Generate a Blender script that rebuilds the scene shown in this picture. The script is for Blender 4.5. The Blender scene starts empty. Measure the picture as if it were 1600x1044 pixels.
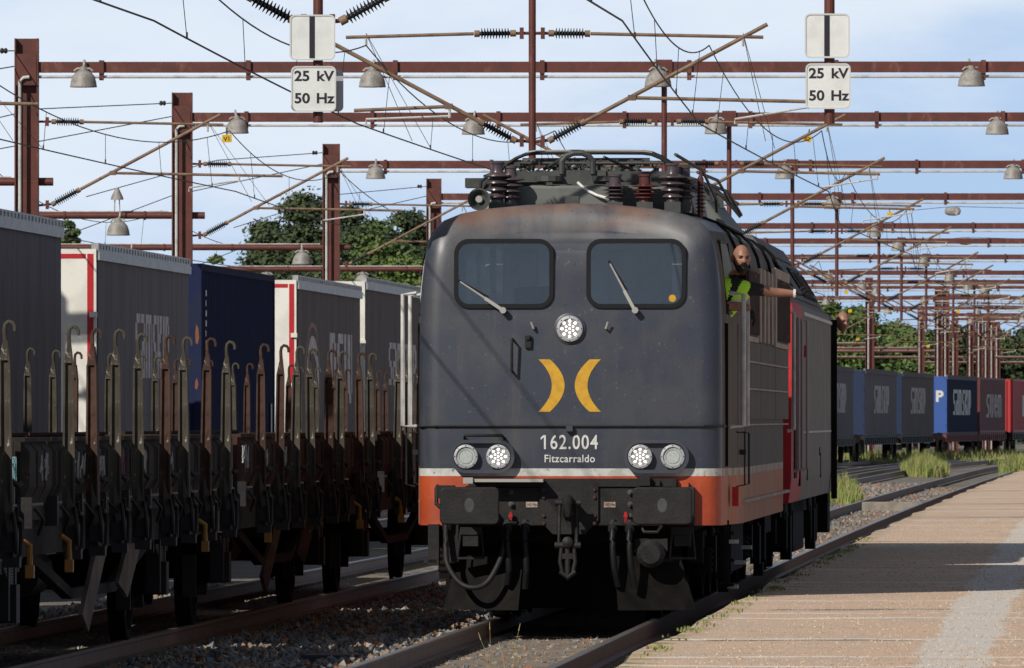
import bpy, bmesh, math, random
from mathutils import Vector, Matrix, Euler
random.seed(7)
R = math.radians
SC = bpy.context.scene
COL = SC.collection

# ------------------------------------------------------------------ camera, sky, sun, exposure
CAM_Z = 1.86            # eye height above the rail head (rail head = z 0)
F_PX = 17100.0          # focal length in pixels of a 1600 px wide frame: a long telephoto
cd = bpy.data.cameras.new("camera")
cam = bpy.data.objects.new("camera", cd)
COL.objects.link(cam)
cam.location = (0, 0, CAM_Z)
cam.rotation_euler = (R(90), 0, 0)
cd.sensor_width = 36.0
cd.lens = F_PX / 1600 * 36
cd.shift_y = (655 - 522) / 1600
cd.clip_start = 5
cd.clip_end = 8000
cd.dof.use_dof = True
cd.dof.focus_distance = 101
cd.dof.aperture_fstop = 30
SC.camera = cam

SUN_L = Vector((1.0, 1.30, -1.12)).normalized()      # the way the light travels
SUN_EL = math.asin(-SUN_L.z)
SUN_ROT = math.atan2(-SUN_L.x, -SUN_L.y)
ld = bpy.data.lights.new("sun", 'SUN')
ld.energy = 4.3
ld.angle = R(0.5)
ld.color = (1.0, 0.945, 0.86)
sun = bpy.data.objects.new("sun", ld)
COL.objects.link(sun)
sun.location = (-30, 0, 60)
sun.rotation_euler = SUN_L.to_track_quat('-Z', 'Y').to_euler()

W = bpy.data.worlds.new("World")
SC.world = W
W.use_nodes = True
nt = W.node_tree
nt.nodes.clear()
def N(t, typ, **kw):
    n = t.nodes.new(typ)
    for k, v in kw.items(): setattr(n, k, v)
    return n
def L(t, a, b): t.links.new(a, b)
out = N(nt, 'ShaderNodeOutputWorld')
bg = N(nt, 'ShaderNodeBackground')
bg.inputs[1].default_value = 0.055
sky = N(nt, 'ShaderNodeTexSky', sky_type='NISHITA')
sky.sun_disc = False
sky.sun_elevation = SUN_EL
sky.sun_rotation = SUN_ROT
sky.dust_density = 0.6
sky.ozone_density = 1.6
tc = N(nt, 'ShaderNodeTexCoord')
ad = N(nt, 'ShaderNodeVectorMath', operation='ADD'); ad.inputs[1].default_value = (0, 0, 0.22)
nm = N(nt, 'ShaderNodeVectorMath', operation='NORMALIZE')
L(nt, tc.outputs['Generated'], ad.inputs[0]); L(nt, ad.outputs[0], nm.inputs[0]); L(nt, nm.outputs[0], sky.inputs[0])
# brighter, paler air towards the horizon, with soft broken cloud
sp = N(nt, 'ShaderNodeSeparateXYZ'); L(nt, tc.outputs['Generated'], sp.inputs[0])
hz = N(nt, 'ShaderNodeMapRange', interpolation_type='SMOOTHSTEP')
hz.inputs[1].default_value = 0.03; hz.inputs[2].default_value = 0.16; hz.inputs[3].default_value = 1; hz.inputs[4].default_value = 0
L(nt, sp.outputs[2], hz.inputs[0])
hx = N(nt, 'ShaderNodeMix', data_type='RGBA'); hx.inputs['B'].default_value = (8.0, 11.1, 15.6, 1)
L(nt, hz.outputs[0], hx.inputs['Factor']); L(nt, sky.outputs[0], hx.inputs['A'])
mp = N(nt, 'ShaderNodeMapping'); mp.inputs['Scale'].default_value = (9, 9, 26)
mp.inputs['Location'].default_value = (3.3, 0, 1.7)
L(nt, tc.outputs['Generated'], mp.inputs[0])
nz = N(nt, 'ShaderNodeTexNoise'); nz.inputs['Scale'].default_value = 1.0; nz.inputs['Detail'].default_value = 9; nz.inputs['Roughness'].default_value = 0.56
L(nt, mp.outputs[0], nz.inputs[0])
cr = N(nt, 'ShaderNodeMapRange', interpolation_type='SMOOTHSTEP')
cr.inputs[1].default_value = 0.41; cr.inputs[2].default_value = 0.62; cr.inputs[3].default_value = 0.0; cr.inputs[4].default_value = 0.88
L(nt, nz.outputs[0], cr.inputs[0])
cc = N(nt, 'ShaderNodeMix', data_type='RGBA'); cc.inputs['A'].default_value = (5.5, 5.9, 6.6, 1); cc.inputs['B'].default_value = (14.6, 15.9, 17.6, 1)
L(nt, hz.outputs[0], cc.inputs['Factor'])
mx = N(nt, 'ShaderNodeMix', data_type='RGBA')
L(nt, cr.outputs[0], mx.inputs['Factor']); L(nt, hx.outputs['Result'], mx.inputs['A']); L(nt, cc.outputs['Result'], mx.inputs['B'])
L(nt, mx.outputs['Result'], bg.inputs[0]); L(nt, bg.outputs[0], out.inputs[0])

SC.view_settings.view_transform = 'Standard'
SC.view_settings.look = 'None'
SC.view_settings.exposure = 0.0
SC.view_settings.gamma = 1.0
SC.render.engine = 'CYCLES'
SC.cycles.max_bounces = 6
SC.cycles.transparent_max_bounces = 16
SC.cycles.use_denoising = True

# ------------------------------------------------------------------ small helpers
def tag(o, label, cat, group=None):
    o['label'] = label; o['category'] = cat
    if group: o['group'] = group
    return o
def empty(name, loc=(0, 0, 0), rz=0.0):
    o = bpy.data.objects.new(name, None)
    o.empty_display_size = 0.3
    COL.objects.link(o)
    o.location = loc
    o.rotation_euler = (0, 0, rz)
    return o
def thing(name, label, cat, loc=(0, 0, 0), rz=0.0, group=None):
    return tag(empty(name, loc, rz), label, cat, group)
def kids(o): return [c for c in COL.objects if c.parent == o]
def copy_tree(o, parent=None, ch=None):
    if ch is None:
        ch = {}
        for c in COL.objects:
            if c.parent: ch.setdefault(c.parent.name, []).append(c)
    c = o.copy(); COL.objects.link(c)
    if parent: c.parent = parent
    for k in ch.get(o.name, []): copy_tree(k, c, ch)
    return c

class MB:
    """collects boxes, bars, tubes, lathes and prisms; link() makes ONE mesh object of them"""
    def __init__(s): s.v = []; s.f = []; s.m = []; s.mi = 0
    def add(s, vs, fs):
        b = len(s.v); s.v += [tuple(v) for v in vs]
        s.f += [tuple(b + i for i in f) for f in fs]; s.m += [s.mi] * len(fs)
        return s
    def box(s, c, d, rot=None):
        x, y, z = d[0] / 2, d[1] / 2, d[2] / 2
        vs = [Vector((i, j, k)) for i in (-x, x) for j in (-y, y) for k in (-z, z)]
        if rot is not None: vs = [rot @ v for v in vs]
        vs = [v + Vector(c) for v in vs]
        return s.add(vs, [(0, 1, 3, 2), (4, 6, 7, 5), (0, 4, 5, 1), (2, 3, 7, 6), (0, 2, 6, 4), (1, 5, 7, 3)])
    def b2(s, a, b):
        return s.box([(a[i] + b[i]) / 2 for i in range(3)], [abs(b[i] - a[i]) for i in range(3)])
    def bar(s, p, q, w, h):
        p, q = Vector(p), Vector(q); d = q - p
        rot = d.to_track_quat('Y', 'Z').to_matrix()
        return s.box((p + q) / 2, (w, d.length, h), rot)
    def tube(s, pts, r, n=8, cap=True):
        pts = [Vector(p) for p in pts]
        rs = r if isinstance(r, (list, tuple)) else [r] * len(pts)
        vs = []; fs = []
        up = Vector((0, 0, 1))
        for i, p in enumerate(pts):
            t = (pts[min(i + 1, len(pts) - 1)] - pts[max(i - 1, 0)]).normalized()
            if abs(t.dot(up)) > 0.98: a = t.cross(Vector((1, 0, 0))).normalized()
            else: a = t.cross(up).normalized()
            if i and a.dot(pa) < 0: a = -a
            pa = a
            b = t.cross(a)
            for k in range(n):
                w = 2 * math.pi * k / n
                vs.append(p + (a * math.cos(w) + b * math.sin(w)) * rs[i])
        for i in range(len(pts) - 1):
            for k in range(n):
                k2 = (k + 1) % n
                fs.append((i * n + k, i * n + k2, (i + 1) * n + k2, (i + 1) * n + k))
        if cap:
            fs.append(tuple(range(n))[::-1]); fs.append(tuple((len(pts) - 1) * n + k for k in range(n)))
        return s.add(vs, fs)
    def lathe(s, prof, mtx=None, n=16):
        """profile [(r, z)] about z, then mtx"""
        mtx = mtx or Matrix()
        vs = []; fs = []
        for r, z in prof:
            for k in range(n):
                w = 2 * math.pi * k / n
                vs.append(mtx @ Vector((r * math.cos(w), r * math.sin(w), z)))
        for i in range(len(prof) - 1):
            for k in range(n):
                k2 = (k + 1) % n
                fs.append((i * n + k, i * n + k2, (i + 1) * n + k2, (i + 1) * n + k))
        if prof[0][0] > 1e-5: fs.append(tuple(range(n))[::-1])
        if prof[-1][0] > 1e-5: fs.append(tuple((len(prof) - 1) * n + k for k in range(n)))
        return s.add(vs, fs)
    def prism(s, outline, a, b, mtx=None):
        """2-D outline (x, z) drawn out along y from a to b"""
        n = len(outline); mtx = mtx or Matrix()
        vs = [mtx @ Vector((x, a, z)) for x, z in outline] + [mtx @ Vector((x, b, z)) for x, z in outline]
        fs = [tuple(range(n)), tuple(range(2 * n - 1, n - 1, -1))]
        fs += [(i, n + i, n + (i + 1) % n, (i + 1) % n) for i in range(n)]
        return s.add(vs, fs)
    def ring(s, outer, inner, a, b, mtx=None):
        n = len(outer); mtx = mtx or Matrix()
        vs = [mtx @ Vector((x, y, z)) for o_, y in ((outer, a), (inner, a), (outer, b), (inner, b)) for x, z in o_]
        fs = []
        for i in range(n):
            j = (i + 1) % n
            fs += [(i, j, n + j, n + i), (2 * n + i, 3 * n + i, 3 * n + j, 2 * n + j), (i, 2 * n + i, 2 * n + j, j), (n + i, n + j, 3 * n + j, 3 * n + i)]
        return s.add(vs, fs)
    def mesh(s, name, mats, smooth=None):
        me = bpy.data.meshes.new(name)
        me.from_pydata(s.v, [], s.f)
        for m in (mats if isinstance(mats, (list, tuple)) else [mats]): me.materials.append(m)
        me.polygons.foreach_set('material_index', s.m)
        bm = bmesh.new(); bm.from_mesh(me); bmesh.ops.recalc_face_normals(bm, faces=bm.faces); bm.to_mesh(me); bm.free()
        if smooth is not None:
            me.polygons.foreach_set('use_smooth', [True] * len(me.polygons))
            me.set_sharp_from_angle(angle=R(smooth))
        me.update()
        return me
    def link(s, name, mats, parent=None, smooth=None):
        return place(s.mesh(name, mats, smooth), name, parent)
def place(me, name, parent=None, loc=(0, 0, 0), rot=(0, 0, 0), scale=(1, 1, 1)):
    o = bpy.data.objects.new(name, me); COL.objects.link(o)
    if parent: o.parent = parent
    o.location = loc; o.rotation_euler = rot; o.scale = scale
    return o
def rrect(cx, cz, w, h, r, n=5):
    pts = []
    for sx, sz, a0 in ((1, 1, 0), (-1, 1, 90), (-1, -1, 180), (1, -1, 270)):
        for k in range(n + 1):
            a = R(a0 + 90 * k / n)
            pts.append((cx + sx * (w / 2 - r) + r * math.cos(a), cz + sz * (h / 2 - r) + r * math.sin(a)))
    return pts
def bev(o, w=0.01, seg=2):
    m = o.modifiers.new('bevel', 'BEVEL'); m.width = w; m.segments = seg; m.limit_method = 'ANGLE'; m.angle_limit = R(40)
    return o
def text_mesh(s, size, bold=0.0, depth=0.002, sx=1.0, space=1.0):
    cu = bpy.data.curves.new('t', 'FONT'); cu.body = s; cu.size = size; cu.offset = bold; cu.extrude = depth
    cu.align_x = 'CENTER'; cu.space_character = space; cu.resolution_u = 4
    o = bpy.data.objects.new('t', cu); COL.objects.link(o)
    bpy.context.view_layer.update()
    me = bpy.data.meshes.new_from_object(o.evaluated_get(bpy.context.evaluated_depsgraph_get()))
    bpy.data.objects.remove(o); bpy.data.curves.remove(cu)
    for v in me.vertices: v.co.x *= sx
    return me
def writing(name, s, size, m, parent, loc, rot, **kw):
    me = text_mesh(s, size, **kw); me.materials.clear(); me.materials.append(m)
    return place(me, name, parent, loc, rot)
FACE_CAM = (R(90), 0, 0)             # lettering that faces -y
FACE_RIGHT = (R(90), 0, R(90))       # lettering that faces +x

def S(r, g, b):
    f = lambda c: (c / 255 / 12.92) if c / 255 <= .04045 else ((c / 255 + .055) / 1.055) ** 2.4
    return (f(r), f(g), f(b))
def mat(name, col, rough=.6, metal=0.0, col2=None, scale=4.0, lo=.42, hi=.62, bump=0.0, bscale=40.0, spec=.5, stretch=(1, 1, 1), col3=None, scale3=1.0, lo3=.55, hi3=.72, stretch3=(1, 1, 1), detail=7):
    m = bpy.data.materials.new(name); m.use_nodes = True
    t = m.node_tree; b = t.nodes['Principled BSDF']
    b.inputs['Base Color'].default_value = (*col, 1); b.inputs['Roughness'].default_value = rough
    b.inputs['Metallic'].default_value = metal; b.inputs['Specular IOR Level'].default_value = spec
    def mask(sc_, st, a, z):
        c = N(t, 'ShaderNodeTexCoord'); mp_ = N(t, 'ShaderNodeMapping'); mp_.inputs['Scale'].default_value = st
        n = N(t, 'ShaderNodeTexNoise'); n.inputs['Scale'].default_value = sc_; n.inputs['Detail'].default_value = detail; n.inputs['Roughness'].default_value = .62
        r = N(t, 'ShaderNodeMapRange'); r.inputs[1].default_value = a; r.inputs[2].default_value = z; r.interpolation_type = 'SMOOTHSTEP'
        L(t, c.outputs['Object'], mp_.inputs[0]); L(t, mp_.outputs[0], n.inputs[0]); L(t, n.outputs[0], r.inputs[0])
        return r.outputs[0]
    last = None
    for c2, sc_, st, a, z in ((col2, scale, stretch, lo, hi), (col3, scale3, stretch3, lo3, hi3)):
        if c2 is None: continue
        x = N(t, 'ShaderNodeMix', data_type='RGBA')
        if last: L(t, last, x.inputs['A'])
        else: x.inputs['A'].default_value = (*col, 1)
        x.inputs['B'].default_value = (*c2, 1)
        L(t, mask(sc_, st, a, z), x.inputs['Factor'])
        last = x.outputs['Result']
    if last: L(t, last, b.inputs['Base Color'])
    if bump:
        c = N(t, 'ShaderNodeTexCoord'); n = N(t, 'ShaderNodeTexNoise'); n.inputs['Scale'].default_value = bscale; n.inputs['Detail'].default_value = 5
        bp = N(t, 'ShaderNodeBump'); bp.inputs['Strength'].default_value = bump; bp.inputs['Distance'].default_value = .02
        L(t, c.outputs['Object'], n.inputs[0]); L(t, n.outputs[0], bp.inputs['Height']); L(t, bp.outputs[0], b.inputs['Normal'])
    return m
def emit(name, col, st):
    m = bpy.data.materials.new(name); m.use_nodes = True
    b = m.node_tree.nodes['Principled BSDF']
    b.inputs['Base Color'].default_value = (.8, .8, .8, 1); b.inputs['Emission Color'].default_value = (*col, 1); b.inputs['Emission Strength'].default_value = st
    return m
def glass(name, tint, fres=1.5, rough=.02):
    m = bpy.data.materials.new(name); m.use_nodes = True
    t = m.node_tree; t.nodes.clear()
    o = N(t, 'ShaderNodeOutputMaterial'); tr = N(t, 'ShaderNodeBsdfTransparent'); tr.inputs[0].default_value = (*tint, 1)
    gl = N(t, 'ShaderNodeBsdfGlossy'); gl.inputs['Roughness'].default_value = rough; gl.inputs[0].default_value = (.84, .93, 1.0, 1)
    fr = N(t, 'ShaderNodeFresnel'); fr.inputs[0].default_value = fres
    x = N(t, 'ShaderNodeMixShader'); L(t, fr.outputs[0], x.inputs[0]); L(t, tr.outputs[0], x.inputs[1]); L(t, gl.outputs[0], x.inputs[2]); L(t, x.outputs[0], o.inputs[0])
    return m

M = {}
M['paint'] = mat('loco_paint', (.040, .045, .062), .42, col2=(.052, .054, .066), scale=1.4, col3=(.075, .070, .066), scale3=5, stretch3=(1.6, 1.6, .12), lo3=.56, hi3=.85)
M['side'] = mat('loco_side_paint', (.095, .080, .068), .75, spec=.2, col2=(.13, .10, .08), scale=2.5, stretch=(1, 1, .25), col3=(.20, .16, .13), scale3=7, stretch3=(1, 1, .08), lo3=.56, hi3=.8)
M['orange'] = mat('loco_orange', (.40, .062, .016), .5, col2=(.30, .045, .014), scale=3, col3=(.20, .06, .03), scale3=9, stretch3=(1, 1, .2), lo3=.58, hi3=.8)
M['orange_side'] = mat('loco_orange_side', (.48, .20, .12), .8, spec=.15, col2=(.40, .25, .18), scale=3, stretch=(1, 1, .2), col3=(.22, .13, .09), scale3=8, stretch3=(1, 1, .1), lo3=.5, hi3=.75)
M['silver'] = mat('loco_band', (.52, .52, .49), .55, col2=(.38, .37, .33), scale=5, col3=(.13, .115, .10), scale3=22, lo3=.58, hi3=.70)
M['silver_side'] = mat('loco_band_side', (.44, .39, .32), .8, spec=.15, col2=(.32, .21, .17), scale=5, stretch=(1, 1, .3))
M['roof'] = mat('loco_roof', (.15, .15, .155), .45, col2=(.10, .10, .105), scale=2.5, col3=(.25, .24, .23), scale3=6, stretch3=(1, .2, 1), lo3=.55, hi3=.8)
M['roofbox'] = mat('loco_roof_box', (.050, .052, .048), .6, col2=(.032, .034, .032), scale=4)
M['dark'] = mat('dark_metal', (.012, .0115, .012), .6, spec=.3, col2=(.018, .016, .015), scale=6, bump=.15)
M['fairing'] = mat('roof_fairing_paint', (.12, .125, .115), .6, col2=(.085, .088, .082), scale=3)
M['black'] = mat('underframe_black', (.006, .0055, .005), .85, spec=.15, col2=(.010, .008, .007), scale=8)
M['rubber'] = mat('rubber', (.006, .006, .007), .5, spec=.25)
M['steel'] = mat('bright_steel', (.45, .45, .45), .35, metal=.7)
M['lamp_rim'] = mat('lamp_rim', (.40, .41, .42), .4, metal=.3)
M['lamp_lens'] = mat('lamp_lens', (.42, .46, .44), .25, col2=(.32, .36, .34), scale=60)
M['lamp_back'] = mat('lamp_reflector', (.26, .26, .26), .35)
M['led'] = emit('led_light', (1.0, .93, .86), 3.5)
M['yellow'] = mat('logo_yellow', (.55, .30, .012), .5, col2=(.46, .24, .014), scale=12)
M['white'] = mat('white_paint', (.62, .62, .60), .5, col2=(.50, .50, .47), scale=12)
M['red'] = mat('red_paint', (.42, .018, .02), .6, spec=.2, col2=(.30, .02, .02), scale=3)
M['grey_side'] = mat('grey_loco_side', (.165, .145, .122), .65, spec=.15, col2=(.13, .115, .10), scale=2, stretch=(1, 1, .25), col3=(.26, .21, .155), scale3=1.3, lo3=.5, hi3=.75)
M['grey_roof'] = mat('grey_loco_roof', (.13, .13, .14), .7, spec=.2, col2=(.10, .10, .105), scale=3)
M['glass'] = glass('window_glass', (.90, .94, .96), 1.9)
M['darkglass'] = mat('dark_glass', (.012, .014, .018), .08, spec=.6)
M['cab'] = mat('cab_lining', (.60, .63, .62), .7)
M['seat'] = mat('seat_fabric', (.025, .028, .032), .9)
M['porcelain'] = mat('insulator_porcelain', (.075, .055, .06), .28, col2=(.05, .04, .045), scale=9)
M['porcelain_red'] = mat('insulator_red', (.085, .024, .02), .3)
M['redbrown'] = mat('gantry_paint', (.108, .026, .017), .6, col2=(.078, .020, .014), scale=3, col3=(.21, .085, .06), scale3=5, stretch3=(1, 1, .5), lo3=.55, hi3=.8)
M['conduit'] = mat('conduit_pipe', (.50, .49, .47), .6, col2=(.36, .35, .33), scale=4)
M['pipe'] = mat('cantilever_pipe', (.20, .125, .075), .65, col2=(.13, .075, .045), scale=5)
M['galv'] = mat('galvanised', (.32, .31, .29), .6)
M['insul'] = mat('insulator_black', (.014, .014, .016), .5)
M['wire'] = mat('wire', (.02, .019, .019), .6)
M['shade'] = mat('lamp_shade', (.27, .255, .235), .6, col2=(.18, .165, .145), scale=7, col3=(.5, .49, .46), scale3=18, lo3=.62, hi3=.7)
M['sign'] = mat('sign_white', (.66, .68, .66), .45, col2=(.60, .615, .59), scale=5)
M['sign_edge'] = mat('sign_edge', (.52, .53, .52), .5)
M['sign_black'] = mat('sign_black', (.012, .012, .018), .5)
M['tag'] = mat('tag_yellow', (.62, .38, .01), .5)
M['stake'] = mat('stake_olive', (.075, .066, .050), .75, spec=.2, col2=(.045, .036, .028), scale=6, stretch=(1, 1, .4), col3=(.35, .32, .28), scale3=22, stretch3=(1, 1, .5), lo3=.60, hi3=.68)
M['stake_brown'] = mat('stake_brown', (.075, .040, .029), .75, spec=.2, col2=(.04, .022, .017), scale=6, col3=(.28, .25, .21), scale3=22, stretch3=(1, 1, .5), lo3=.62, hi3=.70)
M['stake_red'] = mat('stake_red', (.20, .035, .03), .6, col2=(.11, .03, .02), scale=6)
M['wagon'] = mat('wagon_brown', (.060, .030, .023), .85, spec=.15, col2=(.035, .02, .017), scale=3, col3=(.15, .075, .045), scale3=9, lo3=.58, hi3=.74, bump=.2)
M['wagon_dark'] = mat('wagon_grey', (.035, .029, .026), .85, spec=.15, col2=(.022, .018, .016), scale=3, col3=(.12, .07, .045), scale3=9, lo3=.60, hi3=.75, bump=.2)
M['handle'] = mat('handle_yellow', (.26, .115, .012), .5)
M['wood'] = mat('plank', (.16, .12, .09), .8, col2=(.10, .07, .05), scale=6, stretch=(1, 1, .2))
M['chalk'] = mat('paint_scrawl', (.30, .30, .29), .8)
M['pink'] = mat('paint_scrawl_pink', (.20, .07, .12), .8)
M['cyan'] = mat('paint_scrawl_blue', (.18, .34, .36), .8)
M['curtain'] = mat('curtain_grey', (.21, .195, .205), .95, spec=.05, col2=(.175, .163, .172), scale=1.6, stretch=(1, 1, .3), bump=.06, bscale=9)
M['curtain2'] = mat('curtain_brown_grey', (.19, .17, .165), .95, spec=.05, col2=(.155, .14, .135), scale=1.6, stretch=(1, 1, .3))
M['letter'] = mat('curtain_letter', (.68, .66, .64), .9, spec=.05, col2=(.54, .44, .43), scale=5)
M['door_white'] = mat('door_white', (.72, .70, .64), .5, col2=(.62, .60, .54), scale=2)
M['alu'] = mat('roof_rail_alu', (.42, .42, .42), .45, metal=.2, col2=(.30, .30, .30), scale=9)
M['tape'] = mat('reflective_red', (.42, .015, .02), .4)
M['blue'] = mat('container_blue', (.018, .024, .066), .85, spec=.08, col2=(.022, .027, .055), scale=2, col3=(.10, .06, .04), scale3=3, lo3=.66, hi3=.74)
M['navy'] = mat('container_navy', (.03, .042, .08), .9, spec=.05)
M['bright_blue'] = mat('container_bright_blue', (.03, .085, .30), .5)
M['cont_red'] = mat('container_red', (.13, .022, .022), .55, col2=(.10, .02, .018), scale=2)
M['cont_bred'] = mat('container_bright_red', (.42, .03, .03), .5)
M['skin'] = mat('skin', (.30, .145, .095), .5, col2=(.24, .11, .072), scale=14)
M['beard'] = mat('beard', (.012, .009, .008), .8)
M['black_cloth'] = mat('black_shirt', (.010, .010, .011), .9)
M['hivis'] = mat('hi_vis', (.42, .80, .03), .7)
M['reflect'] = mat('reflective_strip', (.45, .46, .45), .5)
M['eye'] = mat('eye', (.02, .015, .012), .3)
M['concrete'] = mat('concrete', (.27, .235, .19), .85, col2=(.20, .175, .14), scale=5, bump=.3)
M['rubber_box'] = mat('dark_cover', (.03, .03, .032), .7)

# ------------------------------------------------------------------ where the tracks run
def tube_x(y):
    c = 1.2e-4 * max(0.0, y - 400) ** 2
    return .25 + .054 * (y - 135) + 1.5e-5 * (y - 135) ** 2 + c
def slope(y): return (tube_x(y + .5) - tube_x(y - .5))
LOCO, STAKE, BOX = 2.1, -2.0, -7.1        # track centres, from the line of drop tubes
def at(y, off, z=0.0): return Vector((tube_x(y) + off, y, z))
def head(y): return -math.atan(slope(y))
def y_of_px(px, off, lo=55.0, hi=900.0):
    for _ in range(60):
        m = (lo + hi) / 2
        if 800 + F_PX * (tube_x(m) + off) / m < px: lo = m
        else: hi = m
    return lo
# ------------------------------------------------------------------ the setting: ground, tracks, platform
def structure(o): o['kind'] = 'structure'; return o
def stuff(o): o['kind'] = 'stuff'; return o
def ground_mat():
    m = mat('ballast_ground', (.16, .15, .14), .95)
    t = m.node_tree; b = t.nodes['Principled BSDF']
    c = N(t, 'ShaderNodeTexCoord')
    v = N(t, 'ShaderNodeTexVoronoi'); v.inputs['Scale'].default_value = 22
    n = N(t, 'ShaderNodeTexNoise'); n.inputs['Scale'].default_value = .25; n.inputs['Detail'].default_value = 6
    r = N(t, 'ShaderNodeValToRGB')
    r.color_ramp.elements[0].color = (.13, .125, .12, 1); r.color_ramp.elements[1].color = (.36, .30, .24, 1)
    h = N(t, 'ShaderNodeHueSaturation'); h.inputs['Saturation'].default_value = .3
    x = N(t, 'ShaderNodeMix', data_type='RGBA', blend_type='MULTIPLY'); x.inputs['Factor'].default_value = .8
    g = N(t, 'ShaderNodeMix', data_type='RGBA'); g.inputs['B'].default_value = (.05, .075, .02, 1)
    n2 = N(t, 'ShaderNodeTexNoise'); n2.inputs['Scale'].default_value = .12; n2.inputs['Detail'].default_value = 5
    r2 = N(t, 'ShaderNodeMapRange'); r2.inputs[1].default_value = .56; r2.inputs[2].default_value = .66
    L(t, c.outputs['Object'], v.inputs[0]); L(t, c.outputs['Object'], n.inputs[0]); L(t, c.outputs['Object'], n2.inputs[0])
    L(t, n.outputs[0], r.inputs[0]); L(t, v.outputs['Color'], h.inputs['Color'])
    L(t, r.outputs[0], x.inputs['A']); L(t, h.outputs[0], x.inputs['B'])
    L(t, n2.outputs[0], r2.inputs[0]); L(t, r2.outputs[0], g.inputs['Factor'])
    sx = N(t, 'ShaderNodeMix', data_type='RGBA', blend_type='ADD'); sx.inputs['Factor'].default_value = .5
    L(t, x.outputs['Result'], g.inputs['A']); L(t, g.outputs['Result'], b.inputs['Base Color'])
    bp = N(t, 'ShaderNodeBump'); bp.inputs['Strength'].default_value = .8; bp.inputs['Distance'].default_value = .04
    L(t, v.outputs['Distance'], bp.inputs['Height']); L(t, bp.outputs[0], b.inputs['Normal'])
    return m
g = MB(); g.add([(-1500, -50, -.22), (2500, -50, -.22), (2500, 4000, -.22), (-1500, 4000, -.22)], [(0, 1, 2, 3)])
structure(g.link('ground', ground_mat()))

M['rail'] = mat('rail_steel', (.16, .085, .055), .55, col2=(.11, .055, .036), scale=6)
M['railhead'] = mat('rail_head', (.30, .26, .22), .28, metal=.7)
M['sleeper'] = mat('sleeper_concrete', (.21, .17, .13), .9, col2=(.15, .12, .09), scale=6, bump=.3)
def track(off, y0, y1, y_sl):
    rl = MB()
    ys = [y0 + 4 * i for i in range(int((y1 - y0) / 4) + 1)]
    prof = [(-.07, -.172), (-.07, -.155), (-.012, -.135), (-.012, -.04), (-.036, -.03), (-.036, -.006), (-.028, 0), (.028, 0), (.036, -.006), (.036, -.03), (.012, -.04), (.012, -.135), (.07, -.155), (.07, -.172)]
    n = len(prof)
    for s in (-.7535, .7535):
        vs = [at(y, off + s) + Vector((px, 0, pz)) for y in ys for px, pz in prof]
        for i in range(len(ys) - 1):
            for k in range(n):
                rl.mi = 1 if k in (5, 6, 7) else 0
                if k == n - 1: continue
                b = [i * n + k, i * n + k + 1, (i + 1) * n + k + 1, (i + 1) * n + k]
                rl.add([vs[q] for q in b], [(0, 1, 2, 3)])
    structure(rl.link('railway_rails', [M['rail'], M['railhead']]))
    sl = MB(); y = y0
    while y < y_sl:
        p = at(y, off, -.225); rot = Euler((0, 0, head(y))).to_matrix()
        sl.box(p, (2.5, .26, .10), rot)
        for s in (-.7535, .7535):
            for q in (-.11, .11): sl.box(p + rot @ Vector((s + q, 0, .062)), (.08, .10, .03), rot)
        y += .6
    structure(sl.link('railway_sleepers', M['sleeper']))
track(LOCO, 60, 760, 330)
track(STAKE, 60, 760, 220)
track(BOX, 90, 760, 120)
track(LOCO - 10.0 - 4.2 + 9.2, 330, 760, 331)

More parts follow.
